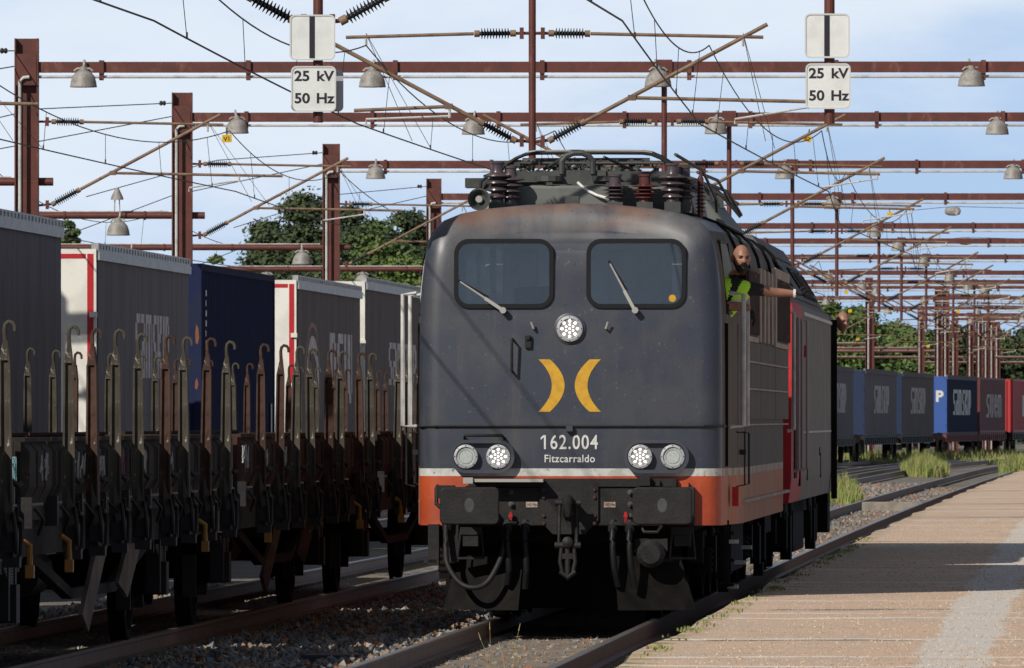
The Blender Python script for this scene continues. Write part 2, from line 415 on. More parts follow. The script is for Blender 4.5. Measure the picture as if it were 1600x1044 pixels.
# platform
EDGE = LOCO + 1.60
PZ = .22
def platform_mat():
    m = mat('platform_surface', (.40, .25, .16), .9)
    t = m.node_tree; b = t.nodes['Principled BSDF']
    c = N(t, 'ShaderNodeTexCoord'); sp = N(t, 'ShaderNodeSeparateXYZ')
    L(t, c.outputs['UV'], sp.inputs[0])            # u = metres from the edge, v = metres along
    def noise(scale, det, src='Object', vec=None):
        n = N(t, 'ShaderNodeTexNoise'); n.inputs['Scale'].default_value = scale; n.inputs['Detail'].default_value = det; n.inputs['Roughness'].default_value = .65
        L(t, vec or c.outputs[src], n.inputs[0]); return n.outputs[0]
    def rng(x, a, z, smooth=True):
        r = N(t, 'ShaderNodeMapRange'); r.inputs[1].default_value = a; r.inputs[2].default_value = z
        if smooth: r.interpolation_type = 'SMOOTHSTEP'
        L(t, x, r.inputs[0]); return r.outputs[0]
    def math_(op, a, b_=None):
        n = N(t, 'ShaderNodeMath', operation=op)
        for i, q in enumerate((a, b_)):
            if q is None: continue
            if isinstance(q, (int, float)): n.inputs[i].default_value = q
            else: L(t, q, n.inputs[i])
        return n.outputs[0]
    def mixc(f, a, col):
        x = N(t, 'ShaderNodeMix', data_type='RGBA'); L(t, f, x.inputs['Factor']); x.inputs['B'].default_value = (*col, 1)
        if isinstance(a, tuple): x.inputs['A'].default_value = (*a, 1)
        else: L(t, a, x.inputs['A'])
        return x.outputs['Result']
    u, v = sp.outputs[0], sp.outputs[1]
    base = mixc(rng(noise(.5, 6), .38, .66), (.58, .41, .285), (.51, .395, .30))
    base = mixc(rng(noise(3.0, 8), .52, .72), base, (.43, .305, .215))
    base = mixc(rng(noise(14, 4), .56, .74), base, (.66, .50, .38))
    base = mixc(rng(noise(30, 2), .60, .70), base, (.20, .13, .085))
    # sealed cracks running across the platform, wandering a little
    wob = math_('MULTIPLY', math_('SUBTRACT', noise(.35, 4), .5), 2.2)
    wob2 = math_('MULTIPLY', math_('SUBTRACT', noise(6, 4), .5), .22)
    vv = math_('ADD', math_('ADD', v, wob), wob2)
    def lines(period, shift, w, soft, brk):
        f = math_('ABSOLUTE', math_('SUBTRACT', math_('FRACT', math_('DIVIDE', math_('ADD', vv, shift), period)), .5))
        l = math_('SUBTRACT', 1.0, rng(f, w / period, (w + soft) / period))
        return math_('MULTIPLY', l, rng(noise(.8, 3), brk, brk + .08))
    base = mixc(math_('MULTIPLY', lines(8.7, 1.2, .12, .08, .34), .95), base, (.68, .63, .56))
    base = mixc(math_('MULTIPLY', lines(13.1, 4.0, .07, .12, .40), .9), base, (.13, .095, .07))
    base = mixc(math_('MULTIPLY', lines(17.3, 2.5, .10, .05, .38), .95), base, (.72, .68, .62))
    # a pale repaired strip along the platform
    uu = math_('ADD', u, math_('MULTIPLY', math_('SUBTRACT', noise(1.6, 5), .5), .35))
    st = math_('MULTIPLY', math_('MULTIPLY', rng(uu, 1.97, 1.99), math_('SUBTRACT', 1.0, rng(uu, 2.47, 2.49))), rng(noise(1.1, 7), .30, .44))
    base = mixc(math_('MULTIPLY', st, .85), base, (.58, .55, .50))
    # moss by the edge
    mo = math_('MULTIPLY', math_('SUBTRACT', 1.0, rng(u, .05, .30)), rng(noise(2.2, 6), .50, .62))
    base = mixc(mo, base, (.20, .17, .05))
    L(t, base, b.inputs['Base Color'])
    bp = N(t, 'ShaderNodeBump'); bp.inputs['Strength'].default_value = .5; bp.inputs['Distance'].default_value = .012
    L(t, noise(24, 6), bp.inputs['Height']); L(t, bp.outputs[0], b.inputs['Normal'])
    return m
M['kerb'] = mat('platform_kerb', (.12, .085, .075), .9, col2=(.08, .055, .05), scale=5, bump=.4)
pm = bpy.data.meshes.new('platform')
ys = [50 + 3 * i for i in range(104)]
vs = []; fs = []; uv = []
us = (0, .12, 9.0)
for y in ys:
    jag = .03 * math.sin(y * 1.7) + .03 * math.sin(y * .61 + 1)
    end = 0 if y < 350 else -(y - 350) / 9 * .2
    e = at(y, EDGE)
    vs += [(e.x + jag, y, -.24), (e.x + jag - .02, y, PZ - .05 + end), (e.x + jag + .03, y, PZ + end), (e.x + 14, y, PZ + end)]
for i in range(len(ys) - 1):
    for k in range(3): fs.append((4 * i + k, 4 * i + k + 1, 4 * i + 4 + k + 1, 4 * i + 4 + k))
pm.from_pydata(vs, [], fs)
pm.materials.append(platform_mat()); pm.materials.append(M['kerb'])
ul = pm.uv_layers.new(name='uv')
U = [0, 0, 0, 13.97]
for p in pm.polygons:
    k = p.vertices[0] % 4
    p.material_index = 0 if k == 2 else 1
    for li, vi in zip(p.loop_indices, p.vertices): ul.data[li].uv = (U[vi % 4], ys[vi // 4])
bm = bmesh.new(); bm.from_mesh(pm); bmesh.ops.recalc_face_normals(bm, faces=bm.faces)
if sum(f.normal.z for f in bm.faces) < 0: bmesh.ops.reverse_faces(bm, faces=bm.faces)
bm.to_mesh(pm); bm.free()
structure(place(pm, 'platform'))

# loose ballast stones (nobody could count them)
import numpy as np
rng_ = np.random.default_rng(4)
def stones(name, n, fy, fx, size, m):
    octa = np.array([(1, 0, 0), (-1, 0, 0), (0, 1, 0), (0, -1, 0), (0, 0, 1), (0, 0, -1)], float)
    tri = np.array([(0, 2, 4), (2, 1, 4), (1, 3, 4), (3, 0, 4), (2, 0, 5), (1, 2, 5), (3, 1, 5), (0, 3, 5)])
    P = np.zeros((n, 6, 3))
    for i in range(n):
        y = fy(); x, z = fx(y)
        s = size * rng_.uniform(.5, 1.35)
        q = octa * s * rng_.uniform(.65, 1.25, (6, 1)) * np.array([1, 1, .75])
        e = Euler(tuple(rng_.uniform(0, 6.28, 3))).to_matrix()
        P[i] = q @ np.array(e).T + (x, y, z)
    me = bpy.data.meshes.new(name)
    me.from_pydata(P.reshape(-1, 3).tolist(), [], (tri[None] + (np.arange(n) * 6)[:, None, None]).reshape(-1, 3).tolist())
    for q in (m if isinstance(m, list) else [m]): me.materials.append(q)
    me.polygons.foreach_set('material_index', np.repeat(rng_.choice(len(me.materials), n, p=[.34, .22, .2, .14, .1]), 8).tolist())
    me.update()
    return stuff(place(me, name))
stm = [mat('stone_' + k, c, .9, col2=tuple(q * .7 for q in c), scale=9) for k, c in (('grey', (.20, .20, .20)), ('dark_grey', (.11, .115, .12)), ('brown', (.30, .20, .13)), ('pale', (.36, .32, .27)), ('rust', (.30, .13, .06)))]
def bed(y):
    o = rng_.uniform(STAKE - 2.2, LOCO - .80)
    if STAKE - .70 < o < STAKE + .70: z = -.20
    elif o > LOCO - 1.25: z = -.17 + rng_.uniform(0, .09)
    else: z = -.19 + rng_.uniform(0, .03)
    if abs(o - STAKE - .7535) < .09 or abs(o - STAKE + .7535) < .09: z = -.24
    return tube_x(y) + o, z
stones('ballast_stones', 24000, lambda: 74 + 62 * rng_.random() ** 1.5, bed, .038, stm)
def crib(y):
    return tube_x(y) + LOCO + rng_.uniform(-.66, .66), -.215 + rng_.uniform(0, .03)
stones('ballast_between_rails', 5000, lambda: 74 + 30 * rng_.random(), crib, .03, stm)
def far_bed(y): return tube_x(y) + rng_.uniform(LOCO - 3.4, LOCO - .85), -.20 + rng_.uniform(0, .05)
stones('ballast_far', 7000, lambda: 150 + 190 * rng_.random(), far_bed, .06, stm)
def far_crib(y): return tube_x(y) + LOCO + rng_.uniform(-.66, .66), -.20 + rng_.uniform(0, .03)
stones('ballast_far_crib', 5000, lambda: 130 + 190 * rng_.random(), far_crib, .045, stm)

# loose grit on the worn platform surface
def grit(y):
    return tube_x(y) + EDGE + .15 + rng_.uniform(0, 1) ** .8 * 5.5, PZ + .001
gm = [mat('grit_' + k, c, .9) for k, c in (('tan', (.52, .375, .27)), ('pale', (.60, .50, .41)), ('brown', (.40, .28, .20)), ('dark', (.30, .22, .17)), ('rust', (.48, .32, .22)))]
stones('platform_grit', 30000, lambda: 70 + 110 * rng_.random() ** 1.6, grit, .0075, gm)

# grass and weeds
M['grass'] = mat('grass', (.16, .23, .045), .8, col2=(.26, .25, .085), scale=3)
M['grass_dry'] = mat('dry_grass', (.30, .24, .11), .8)
def weeds(name, cx, cy, rx, ry, n, h, kind=0, z=-.22, w=.03, dry=.2):
    vs = []; fs = []; mi = []
    for i in range(n):
        a = random.uniform(0, 6.28); q = math.sqrt(random.random())
        x, y = cx + rx * q * math.cos(a), cy + ry * q * math.sin(a)
        hh = h * random.uniform(.35, 1.0) * (1.15 - .6 * q)
        b = random.uniform(0, 6.28); lean = Vector((math.cos(b), math.sin(b), 0)) * hh * random.uniform(.05, .45)
        s = Vector((math.sin(b), -math.cos(b), 0)) * w * random.uniform(.5, 1)
        p = Vector((x, y, z)); k = len(vs)
        vs += [p - s, p + s, p + lean * .35 + Vector((0, 0, hh * .6)) + s * .8, p + lean * .35 + Vector((0, 0, hh * .6)) - s * .8, p + lean + Vector((0, 0, hh))]
        fs += [(k, k + 1, k + 2, k + 3), (k + 3, k + 2, k + 4)]; d = int(random.random() < dry); mi += [d, d]
    me = bpy.data.meshes.new(name); me.from_pydata(vs, [], fs); me.materials.append(M['grass']); me.materials.append(M['grass_dry'])
    me.polygons.foreach_set('material_index', mi)
    return stuff(place(me, name))
def w_at(px, y): return (px - 800) * y / F_PX
weeds('grass', w_at(1445, 400), 400, .75, 12, 5000, 1.0, w=.018)
weeds('grass', w_at(1318, 262), 262, .38, 8, 2600, .85, w=.016)
weeds('grass', w_at(1590, 395), 395, .55, 9, 2400, .9, w=.022)
weeds('grass', w_at(1370, 520), 520, 8, 30, 5000, .7, w=.03)
weeds('grass', w_at(1520, 560), 560, 8, 30, 5000, .7, w=.03)
for y_ in [72 + 3.1 * i for i in range(26)]:
    weeds('moss_tufts', tube_x(y_) + EDGE + .12, y_ + random.uniform(-1, 1), .10, 1.1, random.choice((10, 26, 40)), .05, z=PZ, w=.012, dry=.45)
pl = thing('weed_stalk', 'thin dry weed stalks growing between the rails in front of the dark locomotive', 'plant', (w_at(795, 88.5), 88.5, -.22))
s_ = MB()
for i in range(5):
    a = random.uniform(0, 6.28); h_ = random.uniform(.15, .48)
    top = Vector((math.cos(a) * .08, math.sin(a) * .08, h_)); bx_ = Vector((random.uniform(-.2, .1), random.uniform(-.3, .3), 0))
    s_.tube([bx_, bx_ + top * .5 + Vector((0, 0, .06)), bx_ + top], [.003, .0025, .0015], 5)
    s_.tube([bx_ + top, bx_ + top + Vector((.02 * math.cos(a), .02, .06))], [.0045, .002], 5)
s_.link('stem', M['grass_dry'], pl)

# pieces lying by the track
def slab(name, label, cat, px, y, z0, z1, w, d, m):
    o = MB().box((0, 0, 0), (w, d, z1 - z0)).link(name, m)
    o.location = (w_at(px, y), y, (z0 + z1) / 2); o.rotation_euler.z = head(y)
    bev(o, .012); return tag(o, label, cat)
slab('cable_cover', 'dark rubber cover lying in the ballast nearest the camera, left of the rail', 'cover', 521, 92.6, -.23, -.13, .52, .35, M['rubber_box'])
slab('cable_cover', 'dark flat cover lying in the ballast beside the plough of the dark locomotive', 'cover', 680, 110.5, -.23, -.15, .62, .40, M['rubber_box'])
slab('crossing_slab', 'low concrete slab laid across between the rails beyond the locomotives', 'slab', 1395, 243, -.2, .02, 1.34, 1.3, M['concrete'])
# ------------------------------------------------------------------ the dark locomotive
def apply_bool(o, cutters):
    for c in cutters:
        m = o.modifiers.new('b', 'BOOLEAN'); m.operation = 'DIFFERENCE'; m.object = c; m.solver = 'EXACT'
    bpy.context.view_layer.update()
    me = bpy.data.meshes.new_from_object(o.evaluated_get(bpy.context.evaluated_depsgraph_get()))
    o.modifiers.clear(); o.data = me
    for c in cutters: bpy.data.objects.remove(c)
def sm(x, a, b):
    t = max(0, min(1, (x - a) / (b - a))); return t * t * (3 - 2 * t)
LV = [(1.40, .88), (1.40, 1.335), (1.40, 1.405), (1.40, 1.79), (1.40, 2.35), (1.397, 2.8), (1.385, 3.08), (1.36, 3.30), (1.325, 3.48), (1.27, 3.61), (1.18, 3.70), (1.02, 3.765), (.78, 3.81), (.42, 3.845), (0, 3.86)]
LEN1 = 18.2
def loco_body():
    n = len(LV); mb = MB()
    rings = []
    r = .20
    ts = [90, 72, 54, 36, 18, 0]
    for t in ts:
        y = r * (1 - math.sin(R(t))); ins = r * (1 - math.cos(R(t))); rings.append((y, ins))
    rings += [(.5, 0), (1.0, 0), (1.5, 0), (2.2, 0), (3.0, 0), (9, 0), (15.5, 0), (16.5, 0), (17.2, 0), (17.7, 0), (LEN1 - .2, 0), (LEN1 - .06, .06), (LEN1, .2)]
    V = []
    for y, ins in rings:
        w = 1 + .085 * sm(min(y, LEN1 - y), .15, 2.2)
        row = []
        for x, z in LV:
            k = (z - .88) / 2.98
            zz = z - ins * (.25 * k ** 3 + 1.0 * max(0, (k - .62) / .38))
            xx = x * w * (1 - ins / 1.4)
            yy = y + (.055 * max(0, z - 1.79) if y < 5 else 0) * (1 - min(1, y / 3.5)) + (.16 * max(0, (k - .88) / .12) ** 2 * (1 - min(1, y / .6)) if y < 1 else 0)
            row.append((xx, yy, zz))
        V.append(row)
    idx = {}
    def vid(i, k, s):
        if k == n - 1: s = 1
        key = (i, k, s)
        if key not in idx:
            x, y, z = V[i][k]; idx[key] = len(mb.v); mb.v.append((s * x, y, z))
        return idx[key]
    def face(vs, m): mb.f.append(tuple(vs)); mb.m.append(m)
    for i in range(len(V) - 1):
        for k in range(n - 1):
            front = rings[i][0] < .19
            top = LV[k][1] > 3.35
            z = 0 if k == 0 else (1 if k == 1 else (3 if (top and rings[i][0] > .15 and k > 8) else 2))
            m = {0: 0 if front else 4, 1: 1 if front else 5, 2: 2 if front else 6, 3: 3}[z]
            if front and z == 3: m = 2
            for s in (1, -1):
                face([vid(i, k, s), vid(i + 1, k, s), vid(i + 1, k + 1, s), vid(i, k + 1, s)], m)
        face([vid(i, 0, 1), vid(i, 0, -1), vid(i + 1, 0, -1), vid(i + 1, 0, 1)], 7)
    for i in (0, len(V) - 1):
        for k in range(n - 1):
            vs = [vid(i, k, 1), vid(i, k + 1, 1), vid(i, k + 1, -1), vid(i, k, -1)]
            if k == n - 2: vs = [vid(i, k, 1), vid(i, k + 1, 1), vid(i, k, -1)]
            face(vs, 0 if k == 0 else 1 if k == 1 else 2)
    return mb
Y1 = 101.0
L1 = thing('electric_locomotive', 'dark blue-grey electric locomotive with two yellow crescents and number 162.004 at the front', 'locomotive', at(Y1, LOCO), head(108))
rust = M['paint']
def front_paint():
    m = mat('front_paint', (.030, .036, .054), .42, col2=(.046, .049, .060), scale=1.3, col3=(.070, .068, .070), scale3=3, stretch3=(1.8, 1.8, .14), lo3=.50, hi3=.85, bump=.06, bscale=2.2)
    t = m.node_tree; b = t.nodes['Principled BSDF']; src = b.inputs['Base Color'].links[0].from_socket
    c = N(t, 'ShaderNodeTexCoord'); sp = N(t, 'ShaderNodeSeparateXYZ'); L(t, c.outputs['Object'], sp.inputs[0])
    def rr(o, a, z):
        r_ = N(t, 'ShaderNodeMapRange'); r_.interpolation_type = 'SMOOTHSTEP'; r_.inputs[1].default_value = a; r_.inputs[2].default_value = z; L(t, o, r_.inputs[0]); return r_.outputs[0]
    def mul(a, b_):
        q = N(t, 'ShaderNodeMath', operation='MULTIPLY'); L(t, a, q.inputs[0])
        if isinstance(b_, float): q.inputs[1].default_value = b_
        else: L(t, b_, q.inputs[1])
        return q.outputs[0]
    n = N(t, 'ShaderNodeTexNoise'); n.inputs['Scale'].default_value = 1.0; n.inputs['Detail'].default_value = 7
    mp_ = N(t, 'ShaderNodeMapping'); mp_.inputs['Scale'].default_value = (1.0, 1.0, 3.2); mp_.inputs['Location'].default_value = (2.4, 0, .35); L(t, c.outputs['Object'], mp_.inputs[0]); L(t, mp_.outputs[0], n.inputs[0])
    n2 = N(t, 'ShaderNodeTexNoise'); n2.inputs['Scale'].default_value = 1.0; n2.inputs['Detail'].default_value = 6
    mp2 = N(t, 'ShaderNodeMapping'); mp2.inputs['Scale'].default_value = (4, 4, .9); L(t, c.outputs['Object'], mp2.inputs[0]); L(t, mp2.outputs[0], n2.inputs[0])
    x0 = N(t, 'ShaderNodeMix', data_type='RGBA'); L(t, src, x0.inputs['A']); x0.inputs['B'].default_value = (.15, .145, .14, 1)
    L(t, mul(mul(rr(sp.outputs[2], 3.36, 3.72), rr(n2.outputs[0], .25, .7)), .85), x0.inputs['Factor'])  # paler towards the roof edge: sky sheen on the forehead, painted into the colour
    x = N(t, 'ShaderNodeMix', data_type='RGBA'); L(t, x0.outputs['Result'], x.inputs['A']); x.inputs['B'].default_value = (.23, .095, .042, 1)
    L(t, mul(mul(rr(sp.outputs[2], 3.56, 3.72), rr(n.outputs[0], .48, .68)), .50), x.inputs['Factor'])
    # dead flies and chips: small pale and dark specks
    last = x.outputs['Result']
    for sc_, lo_, col_, f_ in ((38, .665, (.13, .125, .12), .55), (52, .66, (.012, .012, .014), .8), (2.2, .54, (.060, .054, .050), .5)):
        n3 = N(t, 'ShaderNodeTexNoise'); n3.inputs['Scale'].default_value = sc_; n3.inputs['Detail'].default_value = 3 if sc_ > 10 else 9; L(t, c.outputs['Object'], n3.inputs[0])
        y_ = N(t, 'ShaderNodeMix', data_type='RGBA'); L(t, last, y_.inputs['A']); y_.inputs['B'].default_value = (*col_, 1)
        L(t, mul(rr(n3.outputs[0], lo_, lo_ + (.05 if sc_ > 10 else .2)), f_), y_.inputs['Factor']); last = y_.outputs['Result']
    L(t, last, b.inputs['Base Color'])
    return m
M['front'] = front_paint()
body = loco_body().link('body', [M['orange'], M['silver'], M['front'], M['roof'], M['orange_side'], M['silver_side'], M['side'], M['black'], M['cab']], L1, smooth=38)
WX = (-.612, .612); WZ = 3.205
cut = []
cut.append(MB().b2((-1.18, .32, 2.05), (1.18, 2.0, 3.56)).link('cutter', M['cab'], L1))
for x in WX:
    cut.append(MB().prism(rrect(x, WZ, .86, .585, .11), -.3, .6).link('cutter', M['cab'], L1))
cut.append(MB().b2((.9, .80, 2.86), (1.9, 1.50, 3.50)).link('cutter', M['cab'], L1))
cut.append(MB().b2((-1.9, .80, 2.86), (-.9, 1.50, 3.50)).link('cutter', M['cab'], L1))
apply_bool(body, cut)
me = body.data
for p in me.polygons:
    c = p.center
    if abs(c.x) < 1.19 and .30 < c.y < 2.02 and 2.0 < c.z < 3.6: p.material_index = 8
    elif p.material_index > 8: p.material_index = 8
me.polygons.foreach_set('use_smooth', [True] * len(me.polygons)); me.set_sharp_from_angle(angle=R(38))

def fy(z): return .055 * max(0, z - 1.79)       # the front leans back above the crease
LEAN = Matrix.Translation((0, 0, 1.79)) @ Matrix(((1, 0, 0, 0), (0, 1, .055, 0), (0, 0, 1, 0), (0, 0, 0, 1))) @ Matrix.Translation((0, 0, -1.79))
for x in WX:
    w = MB().ring(rrect(x, WZ, .920, .642, .135, 6), rrect(x, WZ, .842, .562, .10, 6), -.018, .03, LEAN).link('windscreen', M['rubber'], L1, smooth=40)
    MB().prism(rrect(x, WZ, .86, .58, .105, 6), .004, .010, LEAN).link('glass', M['glass'], w)
    if x > 0:
        MB().lathe([(.034, 0), (.034, .002)], Matrix.Translation((x + .335, fy(2.97) + .0, 2.975)) @ Matrix.Rotation(R(90), 4, 'X'), 20).link('round_sticker', M['yellow'], w)
# cab fittings
sb = MB(); sb.box((-.36, .95, 2.72), (.42, .12, .75)); sb.box((-.36, .78, 2.36), (.44, .42, .12)); bev(sb.link('driver_seat', M['seat'], L1), .05, 3)
for x_, w_ in ((-.93, .10), (-.80, .08), (-.67, .06), (.98, .10)): MB().box((x_, .42, 3.2), (w_, .03, .62)).link('window_blind', M['conduit'], L1)
sb = MB(); sb.box((0, .48, 2.45), (2.1, .3, .5)); bev(sb.link('control_desk', M['roofbox'], L1), .04)
sb = MB(); sb.box((-.72, 1.985, 2.8), (.62, .02, 1.3)); sb.box((.62, 1.985, 2.8), (.7, .02, 1.3)); sb.link('cab_cupboard', M['conduit'], L1)
# wipers
for x0, z0, x1, z1 in ((-.615, 2.865, -1.015, 3.13), (.605, 2.865, .372, 3.295)):
    p, q = Vector((x0, -.055 + fy(z0), z0)), Vector((x1, -.035 + fy(z1), z1)); m_ = p.lerp(q, .42)
    w = MB().bar(p, m_, .038, .03).tube([m_, q], [.011, .008], 6).lathe([(.03, -.02), (.03, .03)], Matrix.Translation(p) @ Matrix.Rotation(R(90), 4, 'X'), 12).link('windscreen_wiper', M['galv'], L1)
    e = (q - p).normalized()
    MB().bar(p.lerp(q, .38) + Vector((.012, .022, .02)), q + e * .03 + Vector((0, .018, 0)), .014, .022).link('blade', M['rubber'], w)
# headlights
def lamp(x, z, r, lit, housing=None):
    mt = Matrix.Translation((x, -.075 if z < 2 else -.03 + fy(z), z)) @ Matrix.Rotation(R(90), 4, 'X')
    h = MB().lathe([(r * .98, -.05), (r, .0), (r * .98, .018), (r * .80, .022), (r * .74, .004)], mt, 32)
    h.lathe([(r * .74, .002), (r * .74, .0)], mt, 32)
    h = h.link('headlight', M['lamp_rim'], L1, smooth=40)
    MB().lathe([(r * .735, .004), (r * .735, .006)], mt, 28).link('reflector' if lit else 'lens', M['lamp_back'] if lit else M['lamp_lens'], h)
    b = MB()
    for k in range(8):
        a = 2 * math.pi * k / 8
        b.lathe([(.008, .0), (.008, .0)], mt @ Matrix.Translation((r * .88 * math.cos(a), r * .88 * math.sin(a), .0205)) @ Matrix.Scale(.6, 4), 6) if False else b.lathe([(.0055, 0), (.0055, .004)], mt @ Matrix.Translation((r * .9 * math.cos(a), r * .9 * math.sin(a), .019)), 6)
    b.link('screw', M['dark'], h)
    if lit:
        e = MB(); pts = [(0, 0)] + [(.30 * r * math.cos(R(60 * k + 30)), .30 * r * math.sin(R(60 * k + 30))) for k in range(6)] + [(.585 * r * math.cos(R(45 * k)), .585 * r * math.sin(R(45 * k))) for k in range(8)]
        for k, (a, b_) in enumerate(pts): e.lathe([(r * (.105 if k > 6 else .075), .004), (r * .06, .012)], mt @ Matrix.Translation((a, b_, .002)), 10)
        e.link('led_cluster', M['led'], h)
    else:
        ring = MB().ring([(r * .60 * math.cos(R(12 * k)), r * .60 * math.sin(R(12 * k))) for k in range(30)], [(r * .55 * math.cos(R(12 * k)), r * .55 * math.sin(R(12 * k))) for k in range(30)], -.010, -.006, Matrix.Translation((x, -.075, z)))
        ring.link('lens_ring', M['lamp_back'], h)
for x in (-.955, -.655, .655, .955): lamp(x, 1.515, .112, abs(x) < .8)
lamp(0, 2.695, .122, True)
for x in (-.805, .805):
    MB().ring(rrect(x, 1.515, .60, .31, .15, 8), rrect(x, 1.515, .535, .245, .12, 8), -.085, .02).prism(rrect(x, 1.515, .56, .27, .134, 8), -.03, .01).link('lamp_housing', M['paint'], L1, smooth=40)
MB().lathe([(.145, -.02), (.145, .012), (.125, .02)], Matrix.Translation((0, fy(2.695) - .005, 2.695)) @ Matrix.Rotation(R(90), 4, 'X'), 32).link('lamp_housing', M['paint'], L1, smooth=40)
# crease strip, handrails and small fittings on the front
s_ = MB(); s_.tube([(-1.425, .4, 1.795), (-1.412, .20, 1.795), (-1.375, .06, 1.795), (-1.24, -.008, 1.795), (1.24, -.008, 1.795), (1.375, .06, 1.795), (1.412, .20, 1.795), (1.425, .4, 1.795)], .014, 6); s_.link('drip_strip', M['dark'], L1)
MB().box((.0, -.03, 1.775), (.06, .05, .055)).link('strip_clip', M['paint'], L1)
def hrail(name, pts, r, m=None): return MB().tube(pts, r, 8).link(name, m or M['dark'], L1, smooth=60)
hrail('handrail', [(-.53, .03, 2.60), (-.53, -.06, 2.60), (-.53, -.06, 2.30), (-.53, .03, 2.30)], .013)
hrail('handrail', [(-.97, 0, 1.68), (-.97, -.07, 1.71), (-.62, -.07, 1.71), (-.60, 0, 1.68)], .014)
MB().box((-.385, -.0 + fy(2.55), 2.575), (.055, .07, .115)).box((-.385, -.04 + fy(2.55), 2.61), (.03, .03, .03)).link('socket_box', M['dark'], L1)
for x in (-.335, .335):
    MB().tube([(x, fy(2.72) + .02, 2.69), (x, fy(2.72) - .05, 2.70), (x - .02 * (1 if x < 0 else -1), fy(2.72) - .06, 2.755)], .011, 7).link('lamp_hook', M['galv'], L1)
# the crescents, number and name
for s in (-1, 1):
    pts_o = []; pts_i = []
    for k in range(25):
        a = -1 + 2 * k / 24
        z = 2.17 + a * .242
        pts_o.append((s * (.047 + .136 * a * a), z)); pts_i.append((s * (.165 + .124 * a * a), z))
    outl = pts_o + pts_i[::-1]
    MB().prism([(x, z) for x, z in outl], -.004, -.001, LEAN).link('crescent_emblem', M['yellow'], L1)
num = writing('running_number', '162.004', .185, M['white'], L1, (.0, -.0035, 1.585), FACE_CAM, bold=.002, sx=.80, space=1.12)
xs = min(v.co.x for v in num.data.vertices); ys_ = max(v.co.y for v in num.data.vertices)
MB().prism([(xs - .030, 1.585 + ys_ - .047), (xs - .0005, 1.585 + ys_ - .022), (xs - .0005, 1.585 + ys_), (xs - .030, 1.585 + ys_ - .026)], -.0055, -.0015).link('running_number_flag', M['white'], num).parent = L1
writing('name_lettering', 'Fitzcarraldo', .098, M['white'], L1, (.0, -.0035, 1.463), FACE_CAM, bold=.0012, sx=.94, space=1.06)
# buffer beam, buffers, coupling
bm_ = MB(); bm_.b2((-1.16, -.10, .875), (1.16, .0, 1.235)); bev(bm_.link('buffer_beam', M['dark'], L1), .012)
MB().prism([(-.27, 1.245), (.27, 1.245), (.27, .93), (.15, .80), (-.15, .80), (-.27, .93)], -.13, -.10).link('draw_plate', M['dark'], L1)
b = MB()
for x in (-.235, .235):
    for z in (1.21, 1.14, .97, .90): b.lathe([(.018, 0), (.015, .02)], Matrix.Translation((x, -.13, z)) @ Matrix.Rotation(R(90), 4, 'X'), 8)
b.link('plate_bolt', M['stake_brown'], L1)
for s in (-1, 1):
    x = s * .885
    o = MB().prism(rrect(x, 1.065, .545, .345, .05, 4), -.72, -.67).link('buffer', M['dark'], L1, smooth=40); bev(o, .012)
    MB().lathe([(.10, 0), (.10, .30), (.135, .30), (.15, .56), (.19, .58), (.19, .60)], Matrix.Translation((x, -.68, 1.065)) @ Matrix.Rotation(R(-90), 4, 'X'), 20).link('buffer_sleeve', M['black'], o, smooth=40)
    MB().lathe([(.045, 0), (.035, .001)], Matrix.Translation((x, -.7215, 1.07)) @ Matrix.Rotation(R(90), 4, 'X') @ Matrix.Diagonal((1, 1.5, 1, 1)), 12).link('worn_patch', M['roofbox'], o)
ck = MB()
ck.tube([(.0, -.12, 1.10), (.0, -.36, 1.12), (.0, -.44, 1.08), (.0, -.43, .98), (.0, -.36, .95), (.0, -.32, 1.0)], [.05, .05, .045, .04, .03, .02], 10)
ck.link('coupling_hook', M['dark'], L1, smooth=50)
ck = MB()
for s in (-1, 1):
    ck.tube([(s * .075, -.30, 1.09), (s * .085, -.33, .85), (s * .075, -.36, .70)], .02, 8)
    ck.tube([(s * .055, -.36, .70), (s * .07, -.37, .55), (s * .05, -.37, .46)], .02, 8)
ck.tube([(-.12, -.30, 1.09), (.12, -.30, 1.09)], .03, 10); ck.tube([(-.12, -.36, .70), (.12, -.36, .70)], .032, 10)
ck.lathe([(.05, 0), (.05, .05), (.02, .07)], Matrix.Translation((0, -.36, .73)) @ Matrix.Rotation(R(90), 4, 'X'), 14)
ck.tube([(0, -.36, .73), (0, -.36, .42)], .028, 8); ck.tube([(-.07, -.37, .46), (0, -.38, .40), (.07, -.37, .46)], .024, 8); ck.box((0, -.36, .60), (.10, .05, .05))
ck.link('screw_coupling', M['dark'], L1, smooth=50)
# steps above the buffers, small boxes, data plates, valves
MB().box((-.56, -.20, 1.295), (.66, .24, .028)).box((-.99 + .07, -.33, 1.295), (.09, .03, .055)).link('tread_plate', M['galv'], L1)
MB().b2((-.93, -.12, 1.238), (.99, -.004, 1.312)).link('beam_ledge_shade', M['dark'], L1)  # ledge raised as a dark strip, standing in for shade on the orange
for c_, d_ in (((.70, -.16, 1.29), (.10, .10, .085)), ((.82, -.13, 1.27), (.04, .05, .05)), ((.21, -.1, 1.295), (.06, .03, .03))): MB().box(c_, d_).link('beam_fitting', M['dark'], L1)
for z in (1.185, 1.075, .965):
    for x in (-.535, .535 + .03): b = MB(); b.lathe([(.024, 0), (.026, .03), (.012, .032), (.012, .05)], Matrix.Translation((x, -.10, z)) @ Matrix.Rotation(R(90), 4, 'X'), 12); b.link('plug_socket', M['roofbox'], L1)
for x in (-.535, .525):
    MB().box((x, -.16, .955), (.02, .03, .10)).lathe([(.02, 0), (.02, .03)], Matrix.Translation((x, -.15, .97)) @ Matrix.Rotation(R(90), 4, 'X'), 8).link('red_cock', M['red'], L1)
